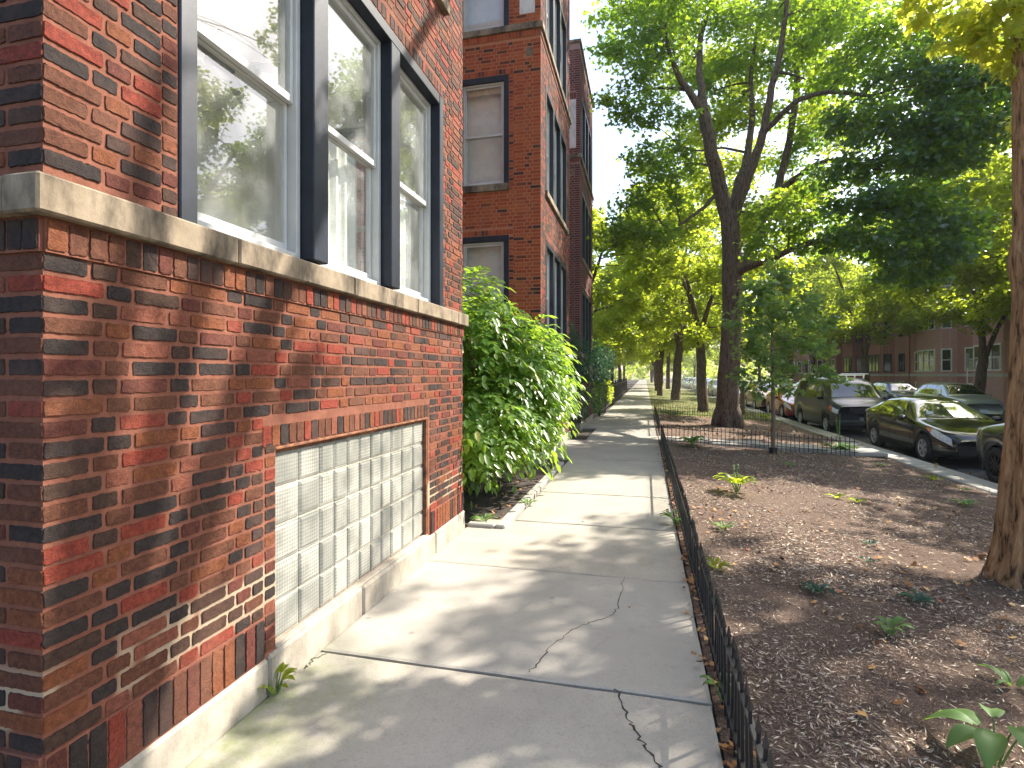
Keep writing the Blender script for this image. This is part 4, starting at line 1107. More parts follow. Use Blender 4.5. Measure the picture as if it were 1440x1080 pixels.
# ---- shrubs at the left
def compound(P, D, rng, lng, nl, mat, name, parent, wid=.50):
    """pinnate leaves: P bases, D directions; leaflets in pairs along a drooping rachis"""
    B = []; T = []; Nr = []; SZ = []
    for p, d in zip(P, D):
        l = lng * rng.uniform(.7, 1.2); d = d / np.linalg.norm(d); side = np.cross(d, (0, 0, 1)); side = side / max(np.linalg.norm(side), 1e-6)
        for k in range(nl):
            f = (k + 1) / nl; q = p + d * l * f + np.array((0, 0, -.45 * l * f * f)); tn = d + np.array((0, 0, -.9 * f)); tn /= np.linalg.norm(tn)
            for sg in ((1, -1) if k < nl - 1 else (0,)):
                t = tn * (.65 if sg else 1) + side * sg * .85 + np.array((0, 0, -.25)) + rng.normal(0, .13, 3)
                B.append(q); T.append(t); Nr.append(np.array((0, 0, 1.0)) + d * .45 + rng.normal(0, .22, 3)); SZ.append(l * rng.uniform(.30, .42) * (1.15 if not sg else 1 - .25 * abs(f - .55)))
    SZ = np.array(SZ)
    return leaves(name, np.array(B), np.array(T), np.array(Nr), SZ, SZ * wid, OVAL, mat, parent)
def leafy_shrub():
    rng = np.random.default_rng(8); base = np.array((-2.35, 7.2, -.03)); t = thing('leafy_shrub', 'big bright green shrub with drooping compound leaves bulging over the sidewalk', 'shrub', base)
    mb = MB(); P = []; D = []
    blobs = [((-2.25, 7.0, 1.45), (.85, 1.25, 1.15)), ((-2.35, 6.6, 2.35), (.62, .85, .55)), ((-1.75, 7.5, 1.75), (.62, .95, .62)), ((-1.80, 7.3, 1.1), (.60, 1.1, .55)), ((-2.0, 6.2, .95), (.55, .55, .62)), ((-1.75, 8.3, 1.4), (.55, .80, .60)), ((-2.3, 8.2, 1.9), (.75, .8, .75))]
    tw = []
    for (c, r) in blobs:
        c = np.array(c); r = np.array(r); vol = r[0] * r[1] + r[1] * r[2]; n = int(460 * vol)
        u = unit(n, rng); f = rng.uniform(.30, 1, n) ** .55
        q = c + u * r * f[:, None]; d = u * np.array((1, 1, .6)) + np.array((.12, -.05, .12)) + rng.normal(0, .3, (n, 3))
        P.append(q); D.append(d); tw += list((c + u[:26] * r * .85))
    P = np.concatenate(P); D = np.concatenate(D); k = (P[:, 2] > .64 - .25 * np.clip(-1.7 - P[:, 0], 0, .8)) & (P[:, 0] < -1.28 + .12 * (P[:, 2] - .8)) & ~((P[:, 0] < FX + .02) & (P[:, 1] < 5.6)) & (P[:, 1] < 9.6); P, D = P[k], D[k]
    s = Skeleton(rng)
    for k in range(9):
        a = k * .7; e = base + np.array((math.cos(a) * .6 + .25, math.sin(a) * .9 - .1, rng.uniform(1.2, 2.3)))
        s.limb([base + np.array((math.cos(a) * .12, math.sin(a) * .12, 0)), base + np.array((math.cos(a) * .3, math.sin(a) * .35, .8)), e], .028, .010, 6)
    for q in tw: s.reach(q, .012, .004, 4)
    s.mb.build('stems', M['bark_young'], t, smooth=True)
    compound(P, D, rng, .30, 4, M['leaf_shrub'], 'foliage', t)
leafy_shrub()
def dense_bush(name, label, base, blobs, mat, per, size, wid, seed, tpl=OVAL, droop=.3):
    rng = np.random.default_rng(seed); t = thing(name, label, 'shrub', base); s = Skeleton(rng); P = []; O = []
    for (c, r) in blobs:
        c = np.array(c); r = np.array(r); n = int(per * (r[0] * r[1] + r[1] * r[2] + r[0] * r[2])); u = unit(n, rng); f = rng.uniform(.2, 1.05, n) ** .5
        P.append(c + u * r * f[:, None]); O.append(u)
    P = np.concatenate(P); O = np.concatenate(O); k = P[:, 2] > .05; P, O = P[k], O[k]; n = len(P)
    for k in range(6):
        a = k * 1.05; c, r = blobs[k % len(blobs)]; s.limb([np.array(base), (np.array(base) + np.array(c)) / 2 + rng.normal(0, .08, 3), np.array(c) + np.array((math.cos(a) * .2, math.sin(a) * .3, .1))], .03, .01, 6)
    s.mb.build('stems', M['bark_young'], t, smooth=True)
    T = O + rng.normal(0, .5, (n, 3)); T[:, 2] -= droop; s_ = rng.uniform(size * .7, size * 1.3, n)
    leaves('foliage', P, T, rng.normal(0, .5, (n, 3)) + np.array((0, 0, .8)), s_, s_ * wid, tpl, mat, t)
dense_bush('feathery_shrub', 'blue green feathery shrub between the middle and last brick bays', (-2.1, 14.6, -.03),
    [((-1.75, 14.6, 2.0), (.75, .85, .55)), ((-1.35, 14.6, 1.75), (.55, .7, .35)), ((-1.9, 14.5, 1.0), (.6, .8, .7)), ((-1.15, 14.9, 2.1), (.35, .5, .25)), ((-2.2, 14.5, 2.6), (.5, .6, .4))], M['leaf_needle'], 1500, .11, .22, 9)
dense_bush('hedge_bush', 'dark green bush at the corner of the farthest bay by the iron fence', (-2.2, 20.9, -.03),
    [((-2.0, 20.8, .9), (.55, .8, .85)), ((-1.9, 21.4, 1.7), (.6, .8, .6)), ((-2.1, 20.9, 2.5), (.6, .7, .5))], M['leaf_dark'], 1300, .10, .5, 10)
dense_bush('hedge_bush', 'low rounded bush growing against the iron fence further on', (-1.95, 27.0, -.03),
    [((-1.95, 27, .7), (.4, 1.2, .6)), ((-2.2, 29, .9), (.5, 1.3, .8))], M['leaf_light'], 1100, .11, .5, 12)

# ---- plants in the bed
M['stem'] = plain('green_stem', (.12, .20, .05), .6, .2, 8)
def broad_leaf(mb, p, d, ln, wd, up=.5, curl=.5):
    """arching blade with a folded midrib"""
    d = Vector((d[0], d[1], 0)).normalized(); sd_ = Vector((-d.y, d.x, 0)); n = 9; vs = []; fs = []
    for i in range(n):
        f = i / (n - 1); c = Vector(p) + d * ln * f + Vector((0, 0, up * ln * f - curl * ln * f * f))
        wv = wd * (math.sin(math.pi * min(f * .92 + .08, 1)) ** .75) * (1 - .25 * f) if i < n - 1 else 0.002
        for k in range(5):
            q = (k - 2) / 2; vs.append(c + sd_ * (wv * q) + Vector((0, 0, .35 * wv * abs(q) - .12 * wv * q * q + .004 * math.sin(q * 9))))
    for i in range(n - 1):
        for k in range(4): fs.append((i * 5 + k, i * 5 + k + 1, i * 5 + k + 6, i * 5 + k + 5))
    mb.add(vs, fs)
def plant(name, label, cat, p, n, ln, wd, h=.0, mat='leaf_hosta', spikes=0, up=1.0, curl=.8, stalk=.0):
    t = thing(name, label, cat, p); a0 = random.uniform(0, 6)
    st_ = MB(); has = False
    for k in range(n):
        a = a0 + k * 2.4 + random.uniform(-.3, .3); f = random.uniform(.7, 1.15); d = (math.cos(a), math.sin(a))
        q = Vector(p) + Vector((d[0] * .02, d[1] * .02, .005))
        if h:
            hh = h * random.uniform(.4, 1.1); e = q + Vector((d[0] * hh * .4, d[1] * hh * .4, hh)); st_.tube([q, (q + e) / 2 + Vector((0, 0, hh * .08)), e], [.005, .004, .003], 5); has = True; q = e
        lf = MB(); broad_leaf(lf, q, d, ln * f, wd * f, up, curl); lf.build('leaf', M[mat], t, smooth=True)
    for k in range(spikes):
        a = random.uniform(0, 6); e = Vector(p) + Vector((math.cos(a) * .08, math.sin(a) * .08, ln * random.uniform(1.5, 2.2)))
        st_.tube([Vector(p), e], [.006, .004], 5); has = True
        for i in range(26):
            f = .55 + .45 * i / 26; c = Vector(p).lerp(e, f); b = random.uniform(0, 6.28); st_.tube([c, c + Vector((math.cos(b) * .02, math.sin(b) * .02, -.012))], [.008, .004], 4)
    if has: st_.build('stems', M['stem'], t)
    return t
plant('hosta_plant', 'hosta with broad leaves in the bottom right corner of the bed', 'plant', G(1400, 1075), 7, .20, .062, .24, up=.25, curl=.6)
plant('hosta_plant', 'hosta with pale flower stalks by the kerb, in front of the dark sedan', 'plant', G(1180, 634), 16, .42, .11, .0, spikes=4)
plant('hosta_plant', 'hosta with one tall seed stalk in the middle of the bed', 'plant', G(1036, 692), 15, .24, .060, .17, mat='leaf_light', spikes=2)
plant('leafy_plant', 'round dark leafy plant before the cross fence near the sidewalk', 'plant', G(974, 628), 16, .26, .08, .15)
plant('leafy_plant', 'pale yellow green plant beside the kerb behind the cross fence', 'plant', G(1078, 591), 14, .34, .10, .15, mat='leaf_light')
wd_ = [('broad leaved weed growing out of the fence onto the sidewalk', 951, 738, 10, .14, .030, .10), ('bright weed with broad round leaves in the near mulch', 1252, 892, 8, .085, .032, .06),
       ('grey green rosette lying flat in the near mulch', 1150, 832, 16, .12, .013, .0), ('upright weed with narrow pale leaves right of the grey rosette', 1292, 846, 12, .12, .016, .0),
       ('leafy tuft right of the bed, near the brown trunk', 1357, 710, 10, .17, .028, .0), ('small bright tuft in the middle of the bed, left of a yellower one', 1176, 700, 9, .13, .022, .0),
       ('yellow green tuft in the middle of the bed', 1206, 706, 9, .12, .020, .0), ('spindly trailing weed near the fence in the middle distance', 1018, 745, 12, .10, .018, .04),
       ('yellowing weed tuft just inside the low fence', 1006, 800, 9, .11, .025, .02), ('small weed on the far side of the low fence at the slab joint', 1019, 985, 8, .07, .018, .07),
       ('pale weed near the kerb under the dark sedan', 1314, 675, 9, .16, .030, .0), ('thin weed in the far mulch, behind the hosta with a seed stalk', 1112, 655, 7, .16, .018, .0),
       ('tiny blue green sprout left of the near trunk', 1222, 765, 6, .07, .018, .0), ('tiny yellow sprout in the mulch below the blue green sprout', 1222, 790, 6, .06, .016, .0),
       ('sprout with two narrow leaves at the right border of the near bed', 1425, 965, 5, .13, .020, .0), ('low weed between the kerb and the leafy tuft', 1358, 690, 7, .10, .02, .0), ('small weed by the kerb beneath the rear of the dark sedan', 1240, 655, 7, .14, .02, .0)]
for (lb_, px, py, n, ln_, wdt, h) in wd_:
    plant('weed', lb_, 'weed', G(px, py), n, ln_, wdt, h, mat='leaf_needle' if 'grey' in lb_ or 'blue' in lb_ else ('leaf_light' if 'yellow' in lb_ or 'pale' in lb_ else 'leaf_hosta'))
q = C(376, 962, 2.50); plant('weed', 'green weed sprouting where the concrete plinth meets the sidewalk', 'weed', (-1.815, 2.36, .0), 12, .07, .022, .07, mat='leaf_light')
plant('weed', 'small green weed in the stone edging joint by the shrub bed', 'weed', (-1.40, 6.55, .0), 9, .10, .02, .02)
plant('weed', 'pale weed inside the shrub bed at the wall corner', 'weed', (-1.72, 5.72, -.02), 9, .13, .02, .03)
# ---------------------------------------------------------------- low iron fences
def picket_fence(label, a, b, h=.45, pitch=.095, best=100):
    a, b = Vector(a), Vector(b); d = b - a; Ln = d.length; d.normalize()
    root = thing('low_fence', label, 'fence', a)
    n = int(Ln / pitch)
    def shape():
        m = MB(); r = .0065
        m.box(-r, r, -r, r, -.06, h - .055)
        z = h - .055; w_ = .012
        m.add([(-w_, 0, z), (0, -w_, z), (w_, 0, z), (0, w_, z), (0, 0, z + .055), (0, 0, z - .018)], [(0, 1, 4), (1, 2, 4), (2, 3, 4), (3, 0, 4), (1, 0, 5), (2, 1, 5), (3, 2, 5), (0, 3, 5)])
        return m
    first = None
    order = sorted(range(n), key=lambda i: (a + d * (i * pitch)).length)
    keep = set(order[:best]); rest = MB()
    for i in range(n):
        p = d * (i * pitch + pitch * .5); p.z += random.gauss(0, .004)
        if i in keep:
            if first is None: first = shape().build('picket', M['black_iron'], root, local=True); o = first
            else: o = first.copy(); COL.objects.link(o)
            o.location = p; o.rotation_euler = (random.gauss(0, .012), random.gauss(0, .012), math.atan2(d.y, d.x))
        else:
            s_ = shape(); rest.add([(x + p.x, y + p.y, z + p.z) for x, y, z in s_.v], s_.f)
    if rest.v: rest.build('picket_run', M['black_iron'], root, local=True)['kind'] = 'stuff'
    for zz in (.07, h - .11):
        m = MB(); e = d * Ln
        sd_ = Vector((-d.y, d.x, 0)) * .010
        o1, o2 = -sd_ + Vector((0, 0, zz)), sd_ + Vector((0, 0, zz)); up = Vector((0, 0, .014))
        m.add([o1, o1 + e, o2 + e, o2, o1 + up, o1 + e + up, o2 + e + up, o2 + up], [(3, 2, 1, 0), (4, 5, 6, 7), (0, 1, 5, 4), (1, 2, 6, 5), (2, 3, 7, 6), (3, 0, 4, 7)])
        m.build('rail', M['black_iron'], root, local=True)
    return root
picket_fence('long low black picket fence along the sidewalk edge of the near bed', (.375, .25, 0), (.375, YF, 0))
picket_fence('low black picket fence closing the far end of the near bed', (.40, YF + .03, 0), (4.7, YF + .03, -.235), h=.42)
picket_fence('low black picket fence along the sidewalk beside the maple bed', (.375, 14.80, 0), (.375, 23.0, 0), h=.42)
picket_fence('farthest low black picket fence, behind the maple trunk', (.40, 23.05, 0), (4.7, 23.05, -.235), h=.42)

# tall iron fence at the left beyond the bays
tf = thing('iron_fence', 'tall dark iron fence at the left beyond the last brick bay', 'fence', (-1.75, 21.6, 0)); run = MB(); n = int(34 / .115)
for i in range(n):
    y = 21.7 + i * .115; run.box(-1.762, -1.738, y, y + .03, 0, 1.12 + .02 * (i % 2))
po = None
for k in range(12):
    m = MB(); y = 21.6 + k * 3.0; m.box(-1.79, -1.71, y, y + .08, -.1, 1.24); m.box(-1.80, -1.70, y - .01, y + .09, 1.24, 1.27)
    m.build('post', M['black_iron'], tf)
run.build('bars', M['black_iron'], tf)
for z in (.12, 1.0):
    m = MB(); m.box(-1.775, -1.725, 21.68, 55, z, z + .04); m.build('rail', M['black_iron'], tf)

# ---------------------------------------------------------------- vehicles
def paint(name, col, rough=.28, metal=0.0, coat=.6, dirt=.15):
    m, t, b = new_mat(name); v = coord(t)
    c = mixc(t, maprange(t, noise(t, v, 4, 5), .45, .75, 0, dirt), col, (.20, .18, .15))
    L(t, c, b.inputs['Base Color']); b.inputs['Metallic'].default_value = metal; b.inputs['Roughness'].default_value = rough
    b.inputs['Coat Weight'].default_value = coat; b.inputs['Coat Roughness'].default_value = .03
    return m
M['car_glass'] = plain('car_glass', (.018, .024, .022), .03, .1, 3, spec=.9, coat=1.0)
M['tyre'] = plain('tyre_rubber', (.022, .022, .023), .8, .2, 12, .002)
M['alloy'] = plain('silver_hubcap', (.50, .50, .50), .35, .1, 8, metal=.6)
M['black_rim'] = plain('black_rim', (.02, .02, .022), .35, .1, 8, metal=.4)
M['chrome'] = plain('chrome', (.62, .63, .64), .15, .05, 8, metal=1)
M['lamp'] = plain('headlamp_glass', (.72, .73, .72), .12, .25, 30, coat=1)
M['amber'] = plain('amber_lens', (.70, .16, .02), .2, .1, 20, coat=1)
M['red_lens'] = plain('red_lens', (.42, .012, .012), .2, .1, 20, coat=1)
M['trim'] = plain('black_trim', (.018, .018, .019), .5, .15, 8)
M['plate'] = plain('licence_plate', (.66, .68, .72), .5, .12, 20)

class CarShape:
    def __init__(s, Ln, top, belt, wid, tumble, wheels, ra, zr, sill=.20):
        s.L = Ln; ys = np.linspace(0, Ln, int(Ln / .03) + 1)
        def tab(t, k):
            t = np.array(t); v = np.interp(ys, t[:, 0], t[:, 1]); w_ = np.ones(k) / k; p = np.pad(v, k // 2, mode='edge'); return np.convolve(p, w_, 'valid')[:len(ys)]
        s.ys = ys; s.T = tab(top, 7); s.B = np.minimum(tab(belt, 7), s.T - .015); s.W = tab(wid, 5); s.k = tumble; s.wheels = wheels; s.ra = ra; s.zr = zr; s.sill = sill
        S_ = np.full(len(ys), sill); S_[ys < .25] += (.25 - ys[ys < .25]) * .3; e = ys > Ln - .3; S_[e] += (ys[e] - Ln + .3) * .5
        for yw in wheels:
            q = ra ** 2 - (ys - yw) ** 2; S_ = np.maximum(S_, np.where(q > 0, zr + np.sqrt(np.maximum(q, 0)), 0))
        s.S = np.minimum(S_, s.B - .08)
    def sec(s, i):
        T, B, W, S_ = s.T[i], s.B[i], s.W[i], s.S[i]; g_ = T - B; R = W - s.k * g_ - .05; R = max(R, .3); k = min(1, g_ / .35)
        mid = S_ + (B - S_) * .55
        return [(W * .95, S_), (W * .985, S_ + .07 * min(1, (B - S_) / .3)), (W, mid), (W * .992, B - .07 * min(1, (B - S_) / .3)), (W * .965, B), (W * .965 + (R - W * .965) * .5, B + g_ * .47), (R, T - .075 * k - .004), (R - .10 * k - .03, T - .022 * k), (R * .5, T), (0, T + .012)]
    def at(s, y, q):
        i = min(max(int(round(y / .03)), 0), len(s.ys) - 1); P = s.sec(i); q = min(max(q, 0), 9); a = min(int(q), 8); f = q - a
        return Vector((P[a][0] + (P[a + 1][0] - P[a][0]) * f, y, P[a][1] + (P[a + 1][1] - P[a][1]) * f))
    def atf(s, y, q):
        a = int(y / .03) * .03; f = (y - a) / .03; p, r = s.at(a, q), s.at(min(a + .03, s.L), q); v = p.lerp(r, f); v.y = y; return v
    def body(s):
        m = MB(); n = len(s.ys); K = 19; vs = []; fs = []
        for i in range(n):
            P = s.sec(i)
            for (x, z) in P: vs.append((x, s.ys[i], z))
            for (x, z) in P[-2::-1]: vs.append((-x, s.ys[i], z))
        for i in range(n - 1):
            for k in range(K - 1): fs.append((i * K + k, i * K + k + 1, (i + 1) * K + k + 1, (i + 1) * K + k))
        fs.append(tuple(range(K))); fs.append(tuple((n - 1) * K + k for k in range(K - 1, -1, -1)))
        m.add(vs, fs); return m
    def patch(s, m, corners, nu=14, nv=6, off=.006, side=1):
        """corners (y, q) in order a b c d, a patch lying just proud of the body"""
        (a, b, c, d) = [Vector((q[0], q[1])) for q in corners]; vs = []; fs = []
        for j in range(nv + 1):
            for i in range(nu + 1):
                u, v = i / nu, j / nv; p = (a.lerp(b, u)).lerp(d.lerp(c, u), v)
                P = s.atf(p.x, p.y); e = .02
                du = s.atf(min(p.x + .05, s.L), p.y) - s.atf(max(p.x - .05, 0), p.y); dv = s.atf(p.x, p.y + .15) - s.atf(p.x, p.y - .15)
                nn = du.cross(dv); nn = nn.normalized() if nn.length > 1e-8 else Vector((1, 0, 0))
                if nn.x * .6 + nn.z * .4 < 0: nn = -nn
                P = P + nn * off
                vs.append((P.x * side, P.y, P.z))
        for j in range(nv):
            for i in range(nu):
                q = j * (nu + 1) + i; fs.append((q, q + 1, q + nu + 2, q + nu + 1))
        m.add(vs, fs)
def wheel(root, x, y, zr, r, sgn, rim='alloy', spokes=6, w_=.20):
    hub = MB(); hub.lathe([(0, -.03 * sgn), (r * .55, -.03 * sgn), (r * .55, -w_ * sgn), (0, -w_ * sgn)], (x, y, zr), 'x', 18)
    h = hub.build('wheel', M['black_rim'], root, local=True)
    t = MB(); t.lathe([(r * .60, -.008 * sgn), (r * .66, .004 * sgn), (r * .86, .010 * sgn), (r * .95, -.006 * sgn), (r, -.035 * sgn), (r, -(w_ - .03) * sgn), (r * .93, -w_ * sgn), (r * .6, -w_ * sgn)], (x, y, zr), 'x', 32)
    t.build('tyre', M['tyre'], h, smooth=True, local=True)
    c = MB(); c.lathe([(r * .54, -.012 * sgn), (r * .62, .006 * sgn), (r * .63, -.01 * sgn)], (x, y, zr), 'x', 32); c.lathe([(0, .004 * sgn), (r * .13, .0), (r * .15, -.02 * sgn)], (x, y, zr), 'x', 16)
    for k in range(spokes):
        a = 2 * math.pi * k / spokes + .3; d = (math.cos(a), math.sin(a)); p = (-d[1], d[0]); r0, r1 = r * .10, r * .57; w0, w1 = r * .07, r * (.13 if spokes < 8 else .05)
        vs = []
        for dx in (-.004 * sgn, -.028 * sgn):
            for (rr, ww) in ((r0, w0), (r1, w1)):
                for sg in (-1, 1): vs.append((x + dx, y + d[0] * rr + p[0] * ww * sg, zr + d[1] * rr + p[1] * ww * sg))
        c.add(vs, [(0, 1, 3, 2), (4, 6, 7, 5), (0, 2, 6, 4), (1, 5, 7, 3), (2, 3, 7, 6), (0, 4, 5, 1)])
    c.build('rim', M[rim], h, local=True)
def car(name, label, shp, mat, loc, rz=0.0, cat='car', windows=(), shield=None, rear=None, lights=None, tails=None, grille=None, rim='alloy', spokes=6, plate=None, mirror=None, seams=(), group=None, amber=None, extra=None, rr=.33, handles=()):
    """front at local y = 0 (towards the camera), rear at +y"""
    root = thing(name, label, cat, loc, rz, group)
    shp.body().build('body', mat, root, smooth=True, local=True)
    ub = MB(); hw = shp.W.max() * .80; ub.box(-hw, hw, .35, shp.L - .35, .19, .62); ub.build('underbody', M['trim'], root, local=True)
    for sd_ in (1, -1):
        for k, wn in enumerate(windows):
            m = MB(); shp.patch(m, wn, side=sd_); m.build('side_window', M['car_glass'], root, smooth=True, local=True)
        for yw in shp.wheels:
            wheel(root, sd_ * (shp.W[int(yw / .03)] - .012), yw, rr, rr, sd_, rim, spokes)
        if lights:
            m = MB(); shp.patch(m, lights, 8, 5, .010, sd_); m.build('headlight', M['lamp'], root, smooth=True, local=True)
        if amber:
            m = MB(); shp.patch(m, amber, 5, 5, .013, sd_); m.build('indicator', M['amber'], root, smooth=True, local=True)
        if tails:
            m = MB(); shp.patch(m, tails, 6, 5, .010, sd_); m.build('tail_light', M['red_lens'], root, smooth=True, local=True)
        if mirror:
            p = shp.atf(*mirror); m = MB(); c = Vector((sd_ * (p.x + .11), p.y, p.z + .07)); rings = []
            for k in range(7):
                f = -1 + 2 * k / 6; r_ = math.sqrt(max(0, 1 - f * f)); rings.append((c + Vector((0, f * .055, 0)), max(r_, .05)))
            vs = []; fs = []
            for (cc, r_) in rings:
                for a in range(12): vs.append((cc.x + .105 * r_ * math.cos(a * math.pi / 6), cc.y, cc.z + .065 * r_ * math.sin(a * math.pi / 6)))
            for i in range(6):
                for a in range(12): fs.append((i * 12 + a, i * 12 + (a + 1) % 12, (i + 1) * 12 + (a + 1) % 12, (i + 1) * 12 + a))
            fs += [tuple(range(12)), tuple(range(83, 71, -1))]
            m.add(vs, fs); m.tube([(sd_ * (p.x - .02), p.y, p.z + .03), (c.x, c.y, c.z - .02)], [.03, .025], 6); m.build('mirror', mat, root, smooth=True, local=True)
        for (y, hq) in handles:
            p = shp.atf(y, 3.1); m = MB(); m.box(sd_ * p.x, sd_ * (p.x + .022), y - .09, y + .09, p.z - .012, p.z + .014, None, .006); m.build('door_handle', mat, root, local=True)
    sm = MB()
    for (y0, q0, y1, q1) in seams:
        for sd_ in (1, -1): shp.patch(sm, [(y0, q0), (y0 + .012, q0), (y1 + .012, q1), (y1, q1)], 1, 10, .0035, sd_)
    if seams: sm.build('door_seam', M['trim'], root, local=True)
    for nm, wn in (('windshield', shield), ('rear_window', rear)):
        if wn:
            m = MB()
            for sd_ in (1, -1): shp.patch(m, wn, 12, 8, .007, sd_)
            m.build(nm, M['car_glass'], root, smooth=True, local=True)
    if grille:
        m = MB(); x, z0, z1, y = grille; m.box(-x, x, y - .012, y + .05, z0, z1, None, .01)
        for k in range(4): m.box(-x + .02, x - .02, y - .02, y - .011, z0 + .02 + k * (z1 - z0 - .04) / 4, z0 + .035 + k * (z1 - z0 - .04) / 4)
        m.build('grille', M['trim'], root, local=True)
    if plate:
        m = MB(); m.box(plate[0] - .15, plate[0] + .15, plate[1] - .012, plate[1] + .01, plate[2] - .075, plate[2] + .075, None, .005); m.build('licence_plate', M['plate'], root, local=True)
    if extra: extra(root, shp)
    return root
P_black = paint('black_paint', (.006, .007, .007), .12, dirt=.03); P_van = paint('charcoal_paint', (.014, .017, .024), .36, coat=.35, dirt=.10)
P_red = paint('red_paint', (.28, .012, .016), .3); P_tan = paint('tan_paint', (.30, .19, .11), .35, .3); P_silver = paint('silver_paint', (.50, .51, .52), .3, .5); P_white = paint('white_paint', (.74, .75, .75), .3); P_coupe = paint('green_black_paint', (.016, .020, .019), .25); P_blue = paint('dark_blue_paint', (.02, .035, .07), .3)
RZ = -.42
def sedan_shape(Ln=4.8, H=1.47):
    f = Ln / 4.8; h = H / 1.47
    T = [(0, .56), (.06, .68), (.2, .76), (.6, .84), (1.2, .93), (1.42, .97), (1.75, 1.13), (2.15, 1.34), (2.45, 1.44), (2.9, 1.47), (3.4, 1.43), (3.8, 1.32), (4.2, 1.13), (4.38, 1.07), (4.68, 1.04), (4.76, .95), (4.8, .75)]
    B = [(0, .50), (.1, .64), (.5, .78), (1.3, .88), (2.4, .94), (3.5, .99), (4.3, 1.0), (4.7, .95), (4.8, .7)]
    W = [(0, .62), (.08, .74), (.3, .84), (.8, .90), (1.5, .915), (3.5, .915), (4.2, .89), (4.6, .82), (4.74, .74), (4.8, .66)]
    return CarShape(Ln, [(a * f, b * h) for a, b in T], [(a * f, b * h) for a, b in B], [(a * f, b) for a, b in W], .52, (.95 * f, 3.68 * f), .375, .33)
SED = sedan_shape()
sed_kw = dict(windows=([(1.72, 4.15), (2.62, 4.15), (2.62, 5.85), (2.22, 5.85)], [(2.68, 4.15), (3.62, 4.15), (3.48, 5.85), (2.68, 5.85)], [(3.67, 4.15), (4.02, 4.15), (3.72, 5.7), (3.56, 5.85)]),
    shield=[(1.48, 7.0), (1.48, 9), (2.32, 9), (2.22, 6.45)], rear=[(3.74, 6.5), (3.70, 9), (4.30, 9), (4.24, 7.0)], lights=[(.06, 2.55), (.62, 2.75), (.62, 4.7), (.10, 4.3)], amber=[(.60, 2.8), (.80, 3.2), (.74, 4.5), (.60, 4.6)],
    tails=[(4.48, 3.0), (4.72, 3.0), (4.70, 4.5), (4.46, 4.3)], grille=(.42, .48, .62, .03), plate=(0, .0, .42), mirror=(1.72, 4.1), seams=((1.42, .5, 1.62, 4), (2.64, .4, 2.65, 4), (3.36, 1.5, 3.64, 4), (.55, 7.6, 1.42, 7.3)), handles=((2.42, 3.1), (3.44, 3.1)))
def sticker(root, shp):
    m = MB(); p = shp.atf(1.62, 7.8); m.box(-p.x - .07, -p.x + .07, 1.60, 1.61, p.z + .012, p.z + .075); m.build('sticker', M['plate'], root, local=True)
    w_ = MB()
    for sg in (-1, 1): w_.tube([(sg * .1, 1.46, 1.0), (sg * .1 - .5, 1.56, 1.055)], [.009, .006], 5)
    w_.build('wiper', M['trim'], root, local=True)
XR = 7.16
car('parked_sedan', 'glossy black four-door sedan with silver hubcaps, parked before the van', SED, P_black, (XR, 13.55, RZ), extra=sticker, **sed_kw)
coupe = CarShape(4.7, [(0, .6), (.1, .72), (.6, .86), (1.4, .96), (2.2, 1.28), (2.7, 1.38), (3.3, 1.34), (3.9, 1.16), (4.25, 1.06), (4.55, 1.03), (4.64, .95), (4.7, .72)], [(0, .5), (.5, .76), (1.5, .9), (3.0, .98), (4.2, 1.0), (4.6, .95), (4.7, .65)],
    [(0, .7), (.3, .86), (1, .93), (2, .92), (3.6, .95), (4.2, .92), (4.55, .84), (4.66, .77), (4.7, .70)], .55, (.92, 3.78), .39, .345)
car('parked_coupe', 'dark coupe with thin-spoked black wheels, half hidden by the near trunk', coupe, P_coupe, (XR + .02, 8.0, RZ), windows=([(1.8, 4.15), (2.9, 4.15), (2.85, 5.8), (2.35, 5.8)], [(2.96, 4.15), (3.6, 4.15), (3.3, 5.7), (2.95, 5.8)]), shield=[(1.5, 7), (1.5, 9), (2.3, 9), (2.2, 6.5)], rear=[(3.5, 6.6), (3.4, 9), (4.15, 9), (4.1, 7)],
    lights=[(.1, 3.2), (.6, 3.35), (.55, 4.5), (.14, 4.3)], tails=[(4.40, 2.9), (4.64, 2.9), (4.62, 4.4), (4.38, 4.2)], rim='black_rim', spokes=10, rr=.345, mirror=(1.8, 4.1), seams=((1.5, .5, 1.7, 4), (2.92, .5, 2.95, 4)))
van = CarShape(4.75, [(0, .95), (.05, 1.02), (.35, 1.12), (.62, 1.19), (.9, 1.45), (1.22, 1.78), (1.45, 1.88), (1.9, 1.93), (3.6, 1.94), (4.5, 1.90), (4.68, 1.80), (4.75, 1.5)], [(0, .86), (.4, 1.0), (.8, 1.10), (1.5, 1.16), (4.6, 1.16), (4.75, 1.1)], [(0, .74), (.06, .82), (.3, .89), (.8, .92), (4.4, .92), (4.65, .89), (4.75, .84)], .20, (.80, 3.72), .37, .33, .26)
